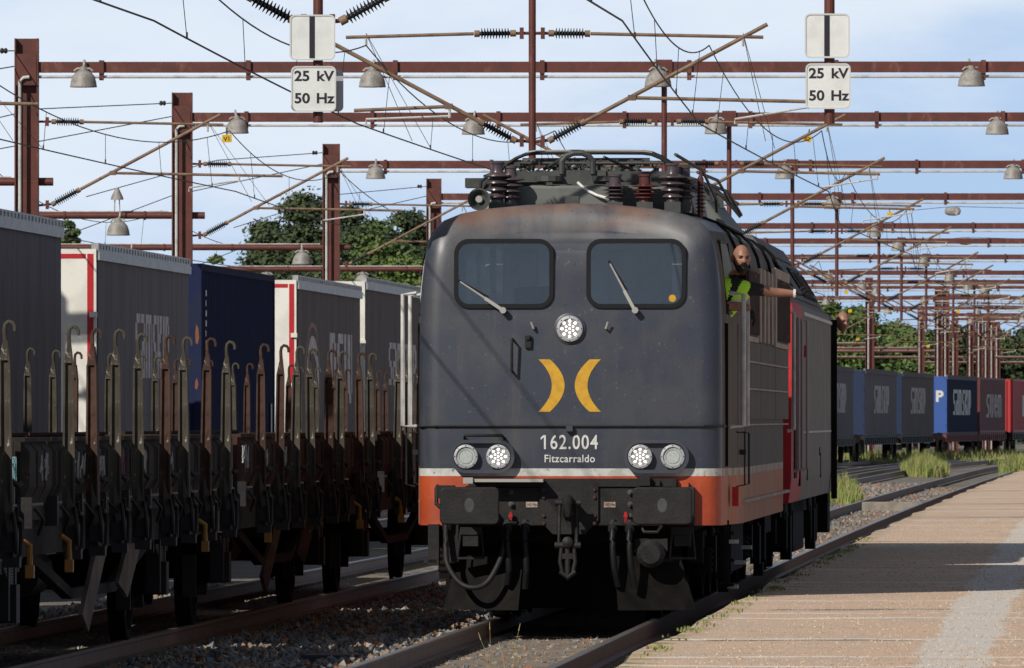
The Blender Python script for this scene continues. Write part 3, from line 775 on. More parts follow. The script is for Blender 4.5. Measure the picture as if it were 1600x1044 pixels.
for x in (-.345, .375):
    o = MB().box((x, -.103, 1.072), (.105, .006, .05)).link('data_plate', M['silver_side'], L1)
    writing('plate_lettering', '165 Mp', .032, M['black'], o, (x, -.1075, 1.062), FACE_CAM, depth=.0008)
b = MB(); b.box((1.05, -.03, 1.245), (.10, .05, .07)); b.box((1.05, -.03, 1.01), (.10, .05, .07)); b.tube([(1.05, -.05, 1.22), (1.05, -.05, 1.02)], .012, 6); b.link('red_bracket', M['orange'], L1)
MB().tube([(-1.22, -.02, 1.24), (-1.22, -.16, 1.22), (-1.22, -.18, 1.08), (-1.12, -.20, .99), (-1.02, -.22, .98)], .02, 8).box((-1.13, -.16, 1.19), (.16, .14, .12)).lathe([(.045, 0), (.06, .22)], Matrix.Translation((-1.12, -.18, .84)), 10).link('cable_coupler', M['dark'], L1)
# hoses
def hose(pts, r, name='air_hose', m=None):
    P = [Vector(p) for p in pts]; out = []
    for i in range(len(P) - 1):
        p0, p1, p2, p3 = P[max(i - 1, 0)], P[i], P[i + 1], P[min(i + 2, len(P) - 1)]
        for k in range(6):
            t = k / 6
            out.append(.5 * ((2 * p1) + (p2 - p0) * t + (2 * p0 - 5 * p1 + 4 * p2 - p3) * t * t + (3 * p1 - p0 - 3 * p2 + p3) * t ** 3))
    out.append(P[-1])
    return MB().tube(out, r, 9).link(name, m or M['rubber'], L1, smooth=60)
hose([(-1.13, -.2, .98), (-1.13, -.24, .70), (-1.11, -.30, .52), (-1.0, -.36, .36), (-.87, -.40, .31), (-.74, -.38, .36), (-.63, -.34, .55), (-.59, -.26, .72), (-.62, -.14, .86)], .026, 'heating_cable', M['dark'])
for x, zb in ((-.56, .34), (-.40, .30), (.41, .32), (.565, .30)):
    o = hose([(x, -.10, .90), (x, -.24, .86), (x + .0, -.30, .72), (x + .015, -.31, .50), (x + .05 * (1 if x > 0 else 0), -.27, zb)], .03)
    MB().lathe([(.045, -.02), (.045, .05), (.03, .09)], Matrix.Translation((x, -.23, .845)), 10).box((x + .04, -.25, .90), (.09, .05, .03)).link('hose_valve', M['dark'], o)
# plough plates, steps, train protection gear
for s in (-1, 1):
    MB().add([(s * .42, -.18, .60), (s * 1.02, -.02, .60), (s * 1.17, -.05, .10), (s * .46, -.30, .10), (s * .42, -.16, .60), (s * 1.02, 0, .60), (s * 1.17, -.03, .10), (s * .46, -.28, .10)],
             [(0, 1, 2, 3), (7, 6, 5, 4), (0, 4, 5, 1), (1, 5, 6, 2), (2, 6, 7, 3), (3, 7, 4, 0)]).link('snow_plough', M['black'], L1)
    x = s * .90 if s < 0 else 1.05
    MB().tube([(x - .09, -.2, .86), (x - .12, -.24, .58), (x + .12, -.24, .58), (x + .09, -.2, .86)], .012, 6).box((x, -.2, .83), (.2, .05, .07)).box((x, -.24, .58), (.24, .12, .02)).box((x, -.19, .74), (.15, .04, .10)).link('step', M['dark'], L1)
MB().box((-1.09, -.12, .72), (.14, .06, .36)).box((-1.25, -.05, .70), (.10, .2, .38)).box((-1.28, -.12, .55), (.12, .06, .03)).link('side_bracket', M['dark'], L1)
MB().lathe([(.13, 0), (.13, .16), (.09, .2)], Matrix.Translation((.76, -.12, .62)) @ Matrix.Rotation(R(90), 4, 'X'), 16).box((.76, -.16, .70), (.30, .05, .12)).tube([(.66, -.2, .88), (.70, -.24, .82), (.82, -.24, .82), (.86, -.2, .88)], .016, 6).box((.92, -.18, .56), (.10, .04, .025)).link('drain_cylinder', M['dark'], L1)
# pipes under the frame
# bogies with wheels
def wheel_pair(parent, y, r=.61):
    w = MB()
    for s in (-1, 1):
        w.lathe([(.10, -.08), (r * .86, -.05), (r + .028, -.07), (r + .028, -.04), (r, -.035), (r - .01, .07), (r * .86, .07), (r * .8, .03), (.18, .05), (.16, .14), (.05, .14)], Matrix.Translation((s * .72, y, r)) @ Matrix.Rotation(R(90 * s), 4, 'Y'), 28)
    w.lathe([(.09, -.70), (.09, .70)], Matrix.Translation((0, y, r)) @ Matrix.Rotation(R(90), 4, 'Y'), 12)
    return w.link('wheel_pair', M['black'], parent, smooth=40)
for yc in (3.7, 14.5):
    bg_ = MB()
    for s in (-1, 1):
        bg_.b2((s * 1.06, yc - 2.9, .52), (s * 1.20, yc + 2.9, .82))
        for dy in (-2.1, 0, 2.1):
            bg_.box((s * 1.22, yc + dy, .60), (.16, .34, .34))
            for q in (-.42, .42): bg_.lathe([(.085, 0), (.11, .03), (.085, .06), (.11, .09), (.085, .12), (.11, .15), (.085, .18), (.11, .21), (.085, .24)], Matrix.Translation((s * 1.18, yc + dy + q, .42)), 12)
        bg_.tube([(s * 1.25, yc - 2.6, .95), (s * 1.25, yc - 1.5, .45)], .035, 8)
        bg_.box((s * 1.30, yc - 1.05, .55), (.10, .5, .4)); bg_.box((s * 1.28, yc + 1.05, .62), (.12, .45, .5))
        bg_.box((s * 1.30, yc, .28), (.10, .4, .14))
    bg_.b2((-1.0, yc - 2.85, .55), (1.0, yc - 2.6, .8)); bg_.b2((-1.0, yc + 2.6, .55), (1.0, yc + 2.85, .8))
    bo = bg_.link('bogie', M['black'], L1)
    for dy in (-2.1, 0, 2.1): wheel_pair(bo, yc + dy)
u_ = MB(); u_.b2((-1.25, 7.2, .35), (1.25, 11.0, .9)); u_.b2((-1.1, .1, .72), (1.1, 18.0, .9)); u_.b2((-.66, 1.0, .10), (.66, 6.6, .72)); u_.b2((-.66, 11.6, .10), (.66, 17.2, .72)); u_.link('underframe', M['black'], L1)
# steps below the cab door (right)
for z in (.78, .60, .42, .24):
    pass
lad = MB()
for y in (.80, 1.2): lad.bar((1.42, y, .92), (1.42, y, .30), .05, .03)
for z in (.80, .55, .32): lad.box((1.42, 1.0, z), (.14, .38, .03)); 
lad.link('cab_ladder', M['black'], L1)
st_ = MB()
for z, y in ((.72, 1.0), (.50, 3.0), (.30, 1.0), (.62, 5.0)): MB().box((1.475, y, z), (.10, .22, .035)).link('step_tread', M['galv'], L1)
# right and left side: door, rails, louvres, panels
for s in (1, -1):
    X = s * 1.5185
    # window frame and slid-down pane, door seams
    fr = MB(); fx = s * 1.462
    fr.bar((s * 1.425, .785, 2.84), (s * 1.35, .785, 3.515), .022, .03); fr.bar((s * 1.475, 1.515, 2.84), (s * 1.40, 1.515, 3.515), .022, .03)
    fr.bar((s * 1.43, .80, 2.845), (s * 1.48, 1.50, 2.845), .03, .022); fr.bar((s * 1.352, .80, 3.512), (s * 1.402, 1.50, 3.512), .03, .022)
    fr.link('side_window_frame', M['dark'], L1)
    MB().b2((s * 1.40, .82, 2.72), (s * 1.43, 1.48, 2.95)).link('side_window_pane', M['glass'], L1)
    for y in (.62, 1.74): MB().b2((s * (1.40 + .06 * (y > 1)) , y, 1.42), (s * (1.443 + .056 * (y > 1)), y + .035, 2.75)).link('door_seam', M['black'], L1)
    for y in (.70, 1.80):
        MB().tube([(s * 1.46, y, 3.03), (s * 1.585, y, 3.02), (s * 1.585, y, 1.80), (s * 1.46, y, 1.79)], .022, 8).link('door_handrail', M['conduit'], L1, smooth=60)
    for y in (1.15, 2.35, 2.5):
        MB().tube([(s * 1.50, y, 1.74), (s * 1.58, y, 1.73), (s * 1.58, y, 1.25), (s * 1.50, y, 1.23)], .009, 6).link('grab_iron', M['dark'], L1)
    (MB().box((s * 1.50, .95, 1.14), (.06, .12, .18)).link('red_box', M['red'], L1) if s > 0 else None)
    MB().box((s * 1.50, 3.1, 1.80), (.05, .06, .16)).box((s * 1.54, 1.9, 1.55), (.06, .05, .05)).link('door_lock', M['dark'], L1)
    # louvre bay
    lv = MB()
    for ya, yb in ((3.0, 6.3), (12.0, 17.2)):
        lv.b2((X - .01, ya, 2.66), (X + .02 * s, yb, 3.30))
        q = ya + .05
        while q < yb:
            lv.b2((X + .02 * s, q, 2.68), (X + .045 * s, q + .05, 3.28)); q += .14
    lv.link('louvre', M['roofbox'] if False else M['stake_brown'], L1)
    lw = MB(); lw.b2((X - .01, 6.3, 2.66), (X + .016 * s, 12.0, 3.30)); lw.link('engine_room_window', M['darkglass'], L1)
    pw = MB()
    for y in (6.4, 7.7, 9.0, 10.3, 11.6): MB().b2((X - .01, y, 2.62), (X + .05 * s, y + .42, 3.34)).link('window_pillar', M['silver_side'], L1)
    pn = MB()
    for za, zb in ((1.86, 2.14), (2.16, 2.40), (2.42, 2.60)):
        for ya, yb in ((3.0, 7.4), (7.5, 12.4), (12.5, 17.2)):
            pn.b2((X - .01, ya, za), (X + .022 * s, yb, zb))
    pn.link('side_panel', M['side'], L1)
    sl = MB()
    for za, zb in ((2.402, 2.418), (2.142, 2.158)): sl.b2((X - .01, 3.0, za), (X + .04 * s, 17.2, zb))
    sl.b2((X - .01, 3.0, 2.605), (X + .035 * s, 6.3, 2.655)); sl.b2((X - .01, 12.0, 2.605), (X + .035 * s, 17.2, 2.655)); sl.b2((X - .01, 12.0, 3.32), (X + .035 * s, 17.2, 3.42)); sl.b2((X - .01, 3.0, 1.80), (X + .02 * s, 17.3, 1.815)); sl.b2((X - .01, 2.4, 1.07), (X + .03 * s, 17.4, 1.10))
    sl.link('side_trim', M['silver_side'], L1)
    MB().tube([(X, 17.6, 3.02), (X + s * .07, 17.6, 3.01), (X + s * .07, 17.6, 1.75), (X, 17.6, 1.73)], .022, 8).link('door_handrail', M['conduit'], L1)
# roof: hatches, seams, fairing, pantograph, insulators, horn
for y in (2.25, 5.4, 9.1, 12.9, 16.4):
    hs = MB()
    pr = [(x * 1.088 + (.006 if x else 0), z + .004) for x, z in LV[7:]]
    pts = [(s * x, y, z) for s, seq in ((1, pr), (-1, pr[::-1][1:])) for x, z in seq]
    hs.tube(pts, .022, 6); hs.link('roof_seam', M['black'], L1)
rf = MB(); rf.prism([(-.66, 3.78), (1.12, 3.78), (1.06, 4.02), (.5, 4.045), (-.4, 4.045), (-.64, 4.0)], 1.12, 4.6)
rf.prism([(-1.25, 3.76), (1.25, 3.76), (1.02, 4.05), (-1.02, 4.05)], 6.0, 12.0)
bev(rf.link('roof_fairing', M['fairing'], L1), .03)
for c_, d_ in (((-.72, 2.4, 4.09), (.75, .35, .09)), ((.0, .55, 3.885), (.13, .14, .09)), ((.25, 1.6, 3.90), (.6, .2, .10))): MB().box(c_, d_).link('roof_box', M['roofbox'], L1)
def big_insul(x, y, m, h=.36, r=.135, n=4):
    p = [(r * .45, 0), (r * .45, .06)]
    z0 = .07; dz = (h - .16) / n
    for i in range(n):
        rr_ = r * (.72 + .28 * i / (n - 1)); p += [(r * .42, z0 + i * dz), (rr_, z0 + i * dz + dz * .25), (rr_ * .96, z0 + i * dz + dz * .45), (r * .45, z0 + i * dz + dz * .85)]
    p += [(r * .42, h - .09), (r * .42, h - .02), (r * .5, h - .02), (r * .5, h), (.0, h)]
    o = MB().lathe(p, Matrix.Translation((x, y, 3.84)), 20).link('roof_insulator', m, L1, smooth=35)
    MB().box((x, y, 3.83), (.15, .15, .10)).link('insulator_foot', M['roofbox'], o)
for x, y, m_, h_ in ((-.72, .95, 'porcelain', .42), (-.60, 1.0, 'porcelain', .38), (.38, .92, 'porcelain', .30), (.66, .90, 'porcelain_red', .30), (.92, .85, 'porcelain', .40), (1.02, 1.0, 'porcelain', .38), (-.55, 15.4, 'porcelain', .4), (.6, 15.4, 'porcelain', .4)):
    big_insul(x, y, M[m_], h_)
p_ = [(.025, 0)]
for i in range(8): p_ += [(.03, .05 + i * .035), (.055, .058 + i * .035), (.03, .066 + i * .035)]
p_ += [(.03, .36), (.012, .40), (.012, .44)]
MB().lathe(p_, Matrix.Translation((1.17, 1.1, 3.74)), 14).link('arrester', M['porcelain_red'], L1)
hn = MB().lathe([(.03, .22), (.05, .10), (.085, .02), (.105, 0), (.105, -.01), (.09, -.01), (.05, .05), (.045, .05), (0, .05)], Matrix.Translation((-.865, .50, 3.90)) @ Matrix.Rotation(R(-90), 4, 'X'), 20).link('horn', M['roofbox'], L1, smooth=40)
MB().lathe([(.035, 0), (.03, .02), (0, .02)], Matrix.Translation((-.865, .515, 3.90)) @ Matrix.Rotation(R(90), 4, 'X'), 14).link('horn_centre', M['galv'], hn)
def panto(yc):
    P = empty('pantograph', (0, yc, -.05)); P.parent = L1
    fr = MB()
    for y in (-.7, .9):
        fr.box((.08, y, 4.175), (1.62, .09, .10))
    for x in (-.62, .78): fr.box((x, .1, 4.17), (.08, 1.6, .08))
    fr.box((.03, -.74, 4.17), (.50, .06, .13))
    for a, b_ in (((-.16, -.76), (.18, -.76)),):
        fr.tube([(-.13, -.78, 4.20), (-.13, -.78, 4.32), (-.09, -.78, 4.37), (-.02, -.78, 4.395), (.06, -.78, 4.395), (.12, -.78, 4.37), (.16, -.78, 4.32), (.16, -.78, 4.20)], .028, 8)
    for x in (-.25, .28): fr.lathe([(.13, 0), (.13, .05)], Matrix.Translation((x, -.80, 4.13)), 12)
    fr.tube([(-.55, .2, 4.34), (.65, .2, 4.34)], .035, 10); fr.tube([(-.75, -.4, 4.31), (.85, -.4, 4.31)], .014, 8)
    for x in (-.42, -.30, .30, .42, .55): fr.tube([(x, -.5, 4.20), (x + random.uniform(-.1, .1), -.2, 4.34), (x + random.uniform(-.1, .1), .5, 4.34)], .012, 6)
    for i in range(26):
        xx, yy = random.uniform(-.6, .75), random.uniform(-.6, .6); fr.box((xx, yy, random.uniform(4.22, 4.33)), (random.uniform(.02, .07), .05, random.uniform(.03, .08))); fr.tube([(xx, yy, 4.2), (xx + random.uniform(-.12, .12), yy, 4.26), (xx + random.uniform(-.16, .16), yy + .1, 4.34)], .009, 5)
    fr.link('base_frame', M['roofbox'], P)
    arm = MB()
    for s in (-1, 1):
        arm.tube([(.08 + s * .50, .8, 4.22), (.08 + s * .30, 2.4, 4.30)], .025, 8); arm.tube([(.08 + s * .30, 2.4, 4.31), (.08 + s * .42, -.3, 4.34)], .02, 8)
        arm.tube([(.08 + s * .18, -.70, 4.36), (.08 + s * .40, -.3, 4.26)], .014, 8)
    arm.tube([(-.3, 2.4, 4.30), (.46, 2.4, 4.30)], .04, 8)
    arm.link('collector_arm', M['roofbox'], P)
    for dy, top in ((-.42, 4.405), (.02, 4.425)):
        pts = []
        for k in range(25):
            t = -1 + 2 * k / 24; x = .10 + t * 1.02; d = max(0, abs(t) - .52) / .48
            pts.append((x, dy, top - .012 * t * t - .36 * d ** 1.75))
        MB().tube(pts, .016, 8).link('collector_head', M['dark'], P, smooth=60)
        MB().tube([(x, y + .06, z + .012) for x, y, z in pts[5:20]], .014, 6).link('contact_strip', M['galv'], P)
    pts = [(-.92 + .10 * 0, -.5, 4.0), (-.90, -.5, 4.14), (-.80, -.46, 4.22)]
    MB().tube(pts, .016, 6).link('horn_end', M['dark'], P)
    MB().tube([(.02, -.85, 4.12), (.07, -.87, 4.075), (.13, -.89, 4.035), (.20, -.92, 4.0), (.28, -.95, 3.975), (.36, -.97, 3.96)], .014, 8).link('white_jumper', M['white'], P)
panto(2.0); panto(14.6)
pp = MB()
for x, pts in ((.95, [(2.4, 4.12), (4, 4.15), (8, 4.12), (13, 4.1)]), (.6, [(3, 4.16), (8, 4.2), (13, 4.15)])):
    pp.tube([(x + .06 * i, y, z) for i, (y, z) in enumerate(pts)], .02, 8)
for y in (5.0, 6.2, 7.5, 9.2, 10.8): pp.lathe([(.05, 0), (.08, .03), (.05, .06), (.08, .09), (.05, .12), (.04, .22)], Matrix.Translation((1.0, y, 3.92)), 10); pp.box((.95 + random.uniform(-.1, .1), y + .5, 4.05), (.2, .3, .12))
pp.tube([(.9, 2.0, 4.35), (1.12, 3.0, 4.22), (1.2, 4.4, 3.98), (1.2, 4.6, 3.86)], .016, 6); pp.tube([(1.0, 5, 4.25), (1.15, 6.4, 4.2), (1.24, 7.6, 4.0)], .016, 6); pp.tube([(1.0, 8, 4.2), (1.15, 9.4, 4.15), (1.24, 10.6, 3.95)], .016, 6)
pp.link('roof_cable', M['roofbox'], L1)

# ------------------------------------------------------------------ the grey and red locomotive behind
Y2 = 121.0; LEN2 = 19.5
L2 = thing('electric_locomotive', 'second locomotive coupled behind, red cab with grey side panels and sloping roof vents', 'locomotive', at(Y2, LOCO), head(131))
O2 = [(1.46, .93), (1.49, 1.2), (1.49, 2.3), (1.49, 3.10), (1.465, 3.17), (1.36, 3.24), (1.02, 3.78), (.95, 3.83), (0, 3.88)]
def body2(y0, y1, front, m, name):
    mb = MB(); rows = []
    for y in (y0, y1):
        for s_ in (1,):
            pass
        rows.append([(x, y + ((max(0, z - 1.9) * .42) if (front and y == y0) else 0), z) for x, z in O2] + [(-x, y + ((max(0, z - 1.9) * .42) if (front and y == y0) else 0), z) for x, z in O2[::-1][1:]])
    n = len(rows[0]); vs = rows[0] + rows[1]
    fs = [(i, i + 1, n + i + 1, n + i) for i in range(n - 1)] + [(n - 1, 0, n, 2 * n - 1)]
    k = len(O2)
    for b_ in (0, n):
        for i in range(k - 1):
            if i == k - 2: fs.append((b_ + i, b_ + i + 1, b_ + n - 1 - i))
            else: fs.append((b_ + i, b_ + i + 1, b_ + n - 2 - i, b_ + n - 1 - i))
    mb.add(vs, fs)
    return mb.link(name, m, L2)
body2(0, 2.6, True, M['red'], 'cab')
body2(2.602, 4.6, False, M['red'], 'cab_rear_wall')
body2(4.602, 17.6, False, M['grey_side'], 'body')
body2(17.602, 18.0, False, M['black'], 'door_recess')
body2(18.002, LEN2, False, M['grey_side'], 'rear_cab')
MB().b2((1.485, 18.02, .85), (1.56, 18.12, 3.12)).link('corner_post', M['black'], L2)
MB().b2((1.45, 18.25, 2.62), (1.495, 18.95, 3.10)).b2((-1.495, 18.25, 2.62), (-1.45, 18.95, 3.10)).link('cab_window', M['darkglass'], L2)
for s in (1, -1):
    X = s * 1.49
    MB().b2((X - .01, 1.0, 1.2), (X + .012 * s, 1.9, 3.0)).b2((X - .01, 3.2, 1.1), (X + .012 * s, 3.5, 3.0)).link('cab_door', M['black'], L2)
    for y in (.9, 2.3, 4.4): MB().tube([(X, y, 3.0), (X + .06 * s, y, 2.98), (X + .06 * s, y, 1.3), (X, y, 1.28)], .02, 6).link('door_handrail', M['galv'], L2)
    MB().b2((X - .01, 4.8, 1.70), (X + .012 * s, 17.5, 1.72)).b2((X - .01, 4.62, 3.05), (X + .02 * s, 17.6, 3.09)).link('side_trim', M['conduit'], L2)
    MB().b2((X - .01, 6.5, 1.15), (X + .008 * s, 6.6, 1.45)).b2((X - .01, 12.5, 1.15), (X + .008 * s, 12.6, 1.45)).b2((X - .01, 12.0, 1.42), (X + .008 * s, 12.2, 1.52)).link('side_slot', M['black'], L2)
    MB().lathe([(.07, 0), (.07, .03)], Matrix.Translation((X, 5.1, 2.64)) @ Matrix.Rotation(R(90 * s), 4, 'Y'), 12).link('red_knob', M['red'], L2)
    # roof slope with vents
    nrm = Vector((.54, 0, .34)).normalized(); dn = Vector((.34, 0, -.54)).normalized()
    def slope_panel(name, ya, yb, u0, u1, h, m):
        a = Vector((1.02, 0, 3.78)); vs = []
        for hh in (0.004, h):
            for u, y in ((u0, ya), (u1, ya), (u1, yb), (u0, yb)):
                p = a + dn * u + nrm * hh; vs.append((s * p.x, y, p.z))
        return MB().add(vs, [(0, 1, 2, 3), (7, 6, 5, 4), (0, 4, 5, 1), (1, 5, 6, 2), (2, 6, 7, 3), (3, 7, 4, 0)]).link(name, m, L2)
    slope_panel('roof_panel', 4.7, 10.6, .02, .61, .02, M['grey_roof']); slope_panel('roof_panel', 10.8, 17.4, .02, .61, .02, M['grey_roof'])
    for ya, yb in ((5.2, 7.4), (11.5, 14.6), (15.0, 17.0)):
        f_ = slope_panel('roof_vent', ya, yb, .12, .55, .04, M['black'])
        slope_panel('roof_vent_frame', ya + .25, yb - .25, .16, .51, .05, M['grey_side'])
        slope_panel('roof_vent_grille', ya + .45, yb - .45, .19, .48, .06, M['black'])
MB().prism([(-1.02, 3.80), (1.02, 3.80), (.9, 3.98), (-.9, 3.98)], 4.7, 17.4).link('roof', M['grey_roof'], L2)
MB().prism(rrect(0, 2.85, 2.4, .75, .1), -.02, .02, Matrix.Translation((0, .2, 0)) @ Matrix(((1, 0, 0, 0), (0, 1, .42, -.82), (0, 0, 1, 0), (0, 0, 0, 1)))).link('windscreen', M['darkglass'], L2)
for yc in (4.6, 15.0):
    bg_ = MB()
    for s in (-1, 1):
        bg_.b2((s * 1.08, yc - 2.0, .45), (s * 1.24, yc + 2.0, .78))
        for dy in (-1.3, 1.3): bg_.box((s * 1.26, yc + dy, .60), (.18, .4, .4)); bg_.tube([(s * 1.3, yc + dy - .5, .9), (s * 1.3, yc + dy + .5, .35)], .04, 8)
        bg_.box((s * 1.3, yc, .5), (.12, .6, .5))
    bo = bg_.link('bogie', M['black'], L2)
    for dy in (-1.3, 1.3): wheel_pair(bo, yc + dy)
u_ = MB(); u_.b2((-1.3, 7.4, .30), (1.3, 12.0, .93)); u_.b2((-1.2, 0.2, .6), (1.2, 2.2, .93)); u_.b2((-1.3, 18.1, .42), (1.44, 19.3, .93)); u_.b2((-1.3, 2.3, .75), (1.3, 17.8, .93)); u_.link('underframe', M['black'], L2)
for s in (-1, 1):
    MB().lathe([(.17, 0), (.17, .04), (.1, .06), (.1, .55)], Matrix.Translation((s * .885, -.55, 1.06)) @ Matrix.Rotation(R(-90), 4, 'X'), 16).link('buffer', M['black'], L2)
# ------------------------------------------------------------------ stake wagons on the next track
HW = 1.45            # half width over the side boards
def stake_mesh(m):
    mb = MB()
    # tapering channel with raised edges, then the pointed neck and hook
    z0, z1 = .0, 1.36
    for x in (-.042, .042): mb.add([(x - .008, -.045, z0), (x + .008, -.045, z0), (x + .008, .045, z0), (x - .008, .045, z0), (x * .72 - .007, -.035, z1), (x * .72 + .007, -.035, z1), (x * .72 + .007, .035, z1), (x * .72 - .007, .035, z1)], [(0, 1, 2, 3), (4, 5, 6, 7), (0, 1, 5, 4), (1, 2, 6, 5), (2, 3, 7, 6), (3, 0, 4, 7)])
    mb.add([(-.034, -.012, z0), (.034, -.012, z0), (.034, .03, z0), (-.034, .03, z0), (-.023, -.010, z1), (.023, -.010, z1), (.023, .025, z1), (-.023, .025, z1)], [(0, 1, 2, 3), (4, 5, 6, 7), (0, 1, 5, 4), (1, 2, 6, 5), (2, 3, 7, 6), (3, 0, 4, 7)])
    a = [(-.036, z1), (.036, z1), (.020, z1 + .14), (-.008, z1 + .14)]
    mb.prism(a, -.03, .03)
    mb.tube([(.004, 0, z1 + .13), (.0, 0, z1 + .21), (.006, 0, z1 + .245), (.028, 0, z1 + .265), (.055, 0, z1 + .258), (.070, 0, z1 + .235), (.072, 0, z1 + .20)], [.016, .015, .014, .014, .014, .013, .012], 7)
    return mb.mesh('stake', m, smooth=40)
STK = [stake_mesh(M['stake']), stake_mesh(M['stake_brown']), stake_mesh(M['stake_red'])]
def bracket_mesh():
    mb = MB()
    mb.box((0, -.03, .10), (.16, .10, .14)); mb.box((.0, -.04, -.04), (.13, .12, .07))
    mb.tube([(.07, -.07, .26), (.15, -.09, .24), (.18, -.09, .12), (.13, -.09, -.01), (.06, -.08, .0)], .016, 6)
    mb.tube([(-.10, -.06, .30), (-.13, -.08, .16), (-.08, -.08, .02)], .016, 6)
    mb.add([(-.17, -.01, .30), (-.17, -.01, .46), (-.15, -.01, .46), (-.05, -.09, .16), (-.08, -.02, .12)], [(0, 1, 2, 3, 4)])
    mb.tube([(.10, -.03, .52), (.13, -.07, .48), (.18, -.09, .50)], .018, 6)
    mb.tube([(.12, -.04, .30), (.17, -.06, .22), (.15, -.06, .34)], .015, 6)
    return mb.mesh('stake_socket', M['dark'], smooth=45)
BRK = bracket_mesh()
def wagon(idx, y0, y1, label, front_px, back_px, board_m, extras):
    yc = (y0 + y1) / 2; Lw = y1 - y0
    W_ = thing('stake_wagon', label, 'freight wagon', at(yc, STAKE), head(yc), 'flat wagons with stakes')
    h = Lw / 2
    u = MB()
    u.b2((-1.36, -h + .5, 1.14), (1.36, h - .5, 1.24))
    for s in (-1, 1):
        u.b2((s * 1.12, -h + .5, .88), (s * 1.30, h - .5, 1.14))
        u.bar((s * 1.05, -h * .55, .86), (s * 1.05, -h * .2, .52), .08, .08); u.bar((s * 1.05, -h * .2, .52), (s * 1.05, h * .2, .52), .08, .08); u.bar((s * 1.05, h * .2, .52), (s * 1.05, h * .55, .86), .08, .08)
    for y in (-h + .5, h - .5): u.b2((-1.3, y - .08, .86), (1.3, y + .08, 1.26))
    for y in (-h * .3, 0, h * .3): u.b2((-1.2, y - .05, .9), (1.2, y + .05, 1.14))
    u.b2((-.8, -1.1, .5), (.2, .1, .86)); u.tube([(.55, -.9, .66), (.55, .3, .66)], .19, 14)
    u.link('underframe', M['wagon_dark'], W_)
    # folding side boards with pressed panels
    n = max(6, int((Lw - 1.2) / 1.9)); step = (Lw - 1.2) / n
    for s in (1, -1):
        b = MB()
        for i in range(n):
            ya = -h + .6 + i * step + .03; yb = ya + step - .06
            x = s * (HW - .10)
            b.b2((x - .02, ya, 1.26), (x + .02, yb, 1.70))
            # pressed ribs standing proud: sloping top and bottom
            k = 3
            for j in range(k):
                a0 = ya + .04 + j * (yb - ya - .08) / k; a1 = a0 + (yb - ya - .08) / k - .05
                o_ = x + s * .021; p_ = x + s * .075
                V = [(o_, a0, 1.27), (o_, a1, 1.27), (o_, a1, 1.695), (o_, a0, 1.695), (p_, a0 + .05, 1.38), (p_, a1 - .05, 1.38), (p_, a1 - .05, 1.63), (p_, a0 + .05, 1.63)]
                b.add(V, [(4, 5, 6, 7), (0, 1, 5, 4), (1, 2, 6, 5), (2, 3, 7, 6), (3, 0, 4, 7), (0, 3, 2, 1)])
            b.b2((x - .035, ya, 1.70), (x + .05, yb, 1.73))
        b.link('side_board', board_m, W_)
        # hinges, rings and chains under the boards
        for i in range(n + 1):
            y = -h + .6 + i * step
            hb = MB(); hb.box((s * (HW - .05), y, 1.20), (.10, .08, .22)); hb.tube([(s * (HW - .03), y, 1.22), (s * HW, y + .15, 1.24), (s * (HW + .06), y + .27, 1.15), (s * (HW + .02), y + .30, 1.04)], .014, 6)
            hb.link('board_hinge', M['dark'], W_)
    for y in (-h + .52, h - .52):
        MB().b2((-1.33, y - .03, 1.26), (1.33, y + .03, 1.70)).link('end_board', board_m, W_)
    for sy in (-1, 1):
        for sx in (-1, 1):
            y = sy * (h - .40)
            MB().lathe([(.19, 0), (.20, .02), (.19, .05), (.07, .06), (.07, .35), (.11, .36), (.11, .55)], Matrix.Translation((sx * .875, sy * (h + .12), 1.05)) @ Matrix.Rotation(R(90 * sy), 4, 'X'), 16).link('buffer', M['dark'], W_, smooth=40)
    # axles with springs
    for y in (-h + 3.0, h - 3.0):
        w = MB()
        for s in (-1, 1):
            r = .5
            w.lathe([(.10, -.06), (r * .84, -.05), (r + .025, -.07), (r + .025, -.04), (r, -.035), (r, .07), (r * .85, .07), (r * .8, .03), (.16, .05), (.12, .2)], Matrix.Translation((s * .72, y, r)) @ Matrix.Rotation(R(90 * s), 4, 'Y'), 26)
        w.lathe([(.08, -.9), (.08, .9)], Matrix.Translation((0, y, .5)) @ Matrix.Rotation(R(90), 4, 'Y'), 10)
        wo = w.link('wheel_pair', M['black'], W_, smooth=40)
        for s in (-1, 1):
            sp = MB()
            for k in range(7):
                l_ = .62 - .075 * k
                sp.box((s * 1.02, y, .80 - .022 * k), (.10, l_ * 2, .018))
            sp.box((s * 1.02, y, .52), (.20, .26, .28)); sp.b2((s * .96, y - .30, .40), (s * 1.08, y - .18, .90)); sp.b2((s * .96, y + .18, .40), (s * 1.08, y + .30, .90))
            for q in (-.66, .66): sp.box((s * 1.02, y + q, .82), (.08, .08, .16))
            sp.box((s * .8, y - .62, .45), (.12, .08, .38)); sp.box((s * .8, y + .62, .45), (.12, .08, .38))
            sp.link('leaf_spring', M['dark'], W_)
    # stakes: near side (right) and far side (left)
    inv = Matrix.Rotation(-head(yc), 4, 'Z')
    def put(px, off, side):
        y = y_of_px(px, off); p = inv @ (at(y, off) - at(yc, STAKE))
        k = 0 if random.random() < .62 else 1
        if px in (230 * 1.0, 98): k = 2
        st = place(STK[k], 'stake', W_, (side * (HW + .035), p.y, .90 + random.uniform(-.012, .012) + (0 if side > 0 else .02)), (R(random.uniform(-1.1, 1.1)), R(random.uniform(-.8, .8)), R(random.uniform(-9, 9))))
        if side > 0: place(BRK, 'stake_socket', W_, (HW + .03, p.y, .92), (0, 0, R(90)))
    for px in front_px: put(px, STAKE + HW + .035, 1)
    for px in back_px: put(px, STAKE - HW - .035, -1)
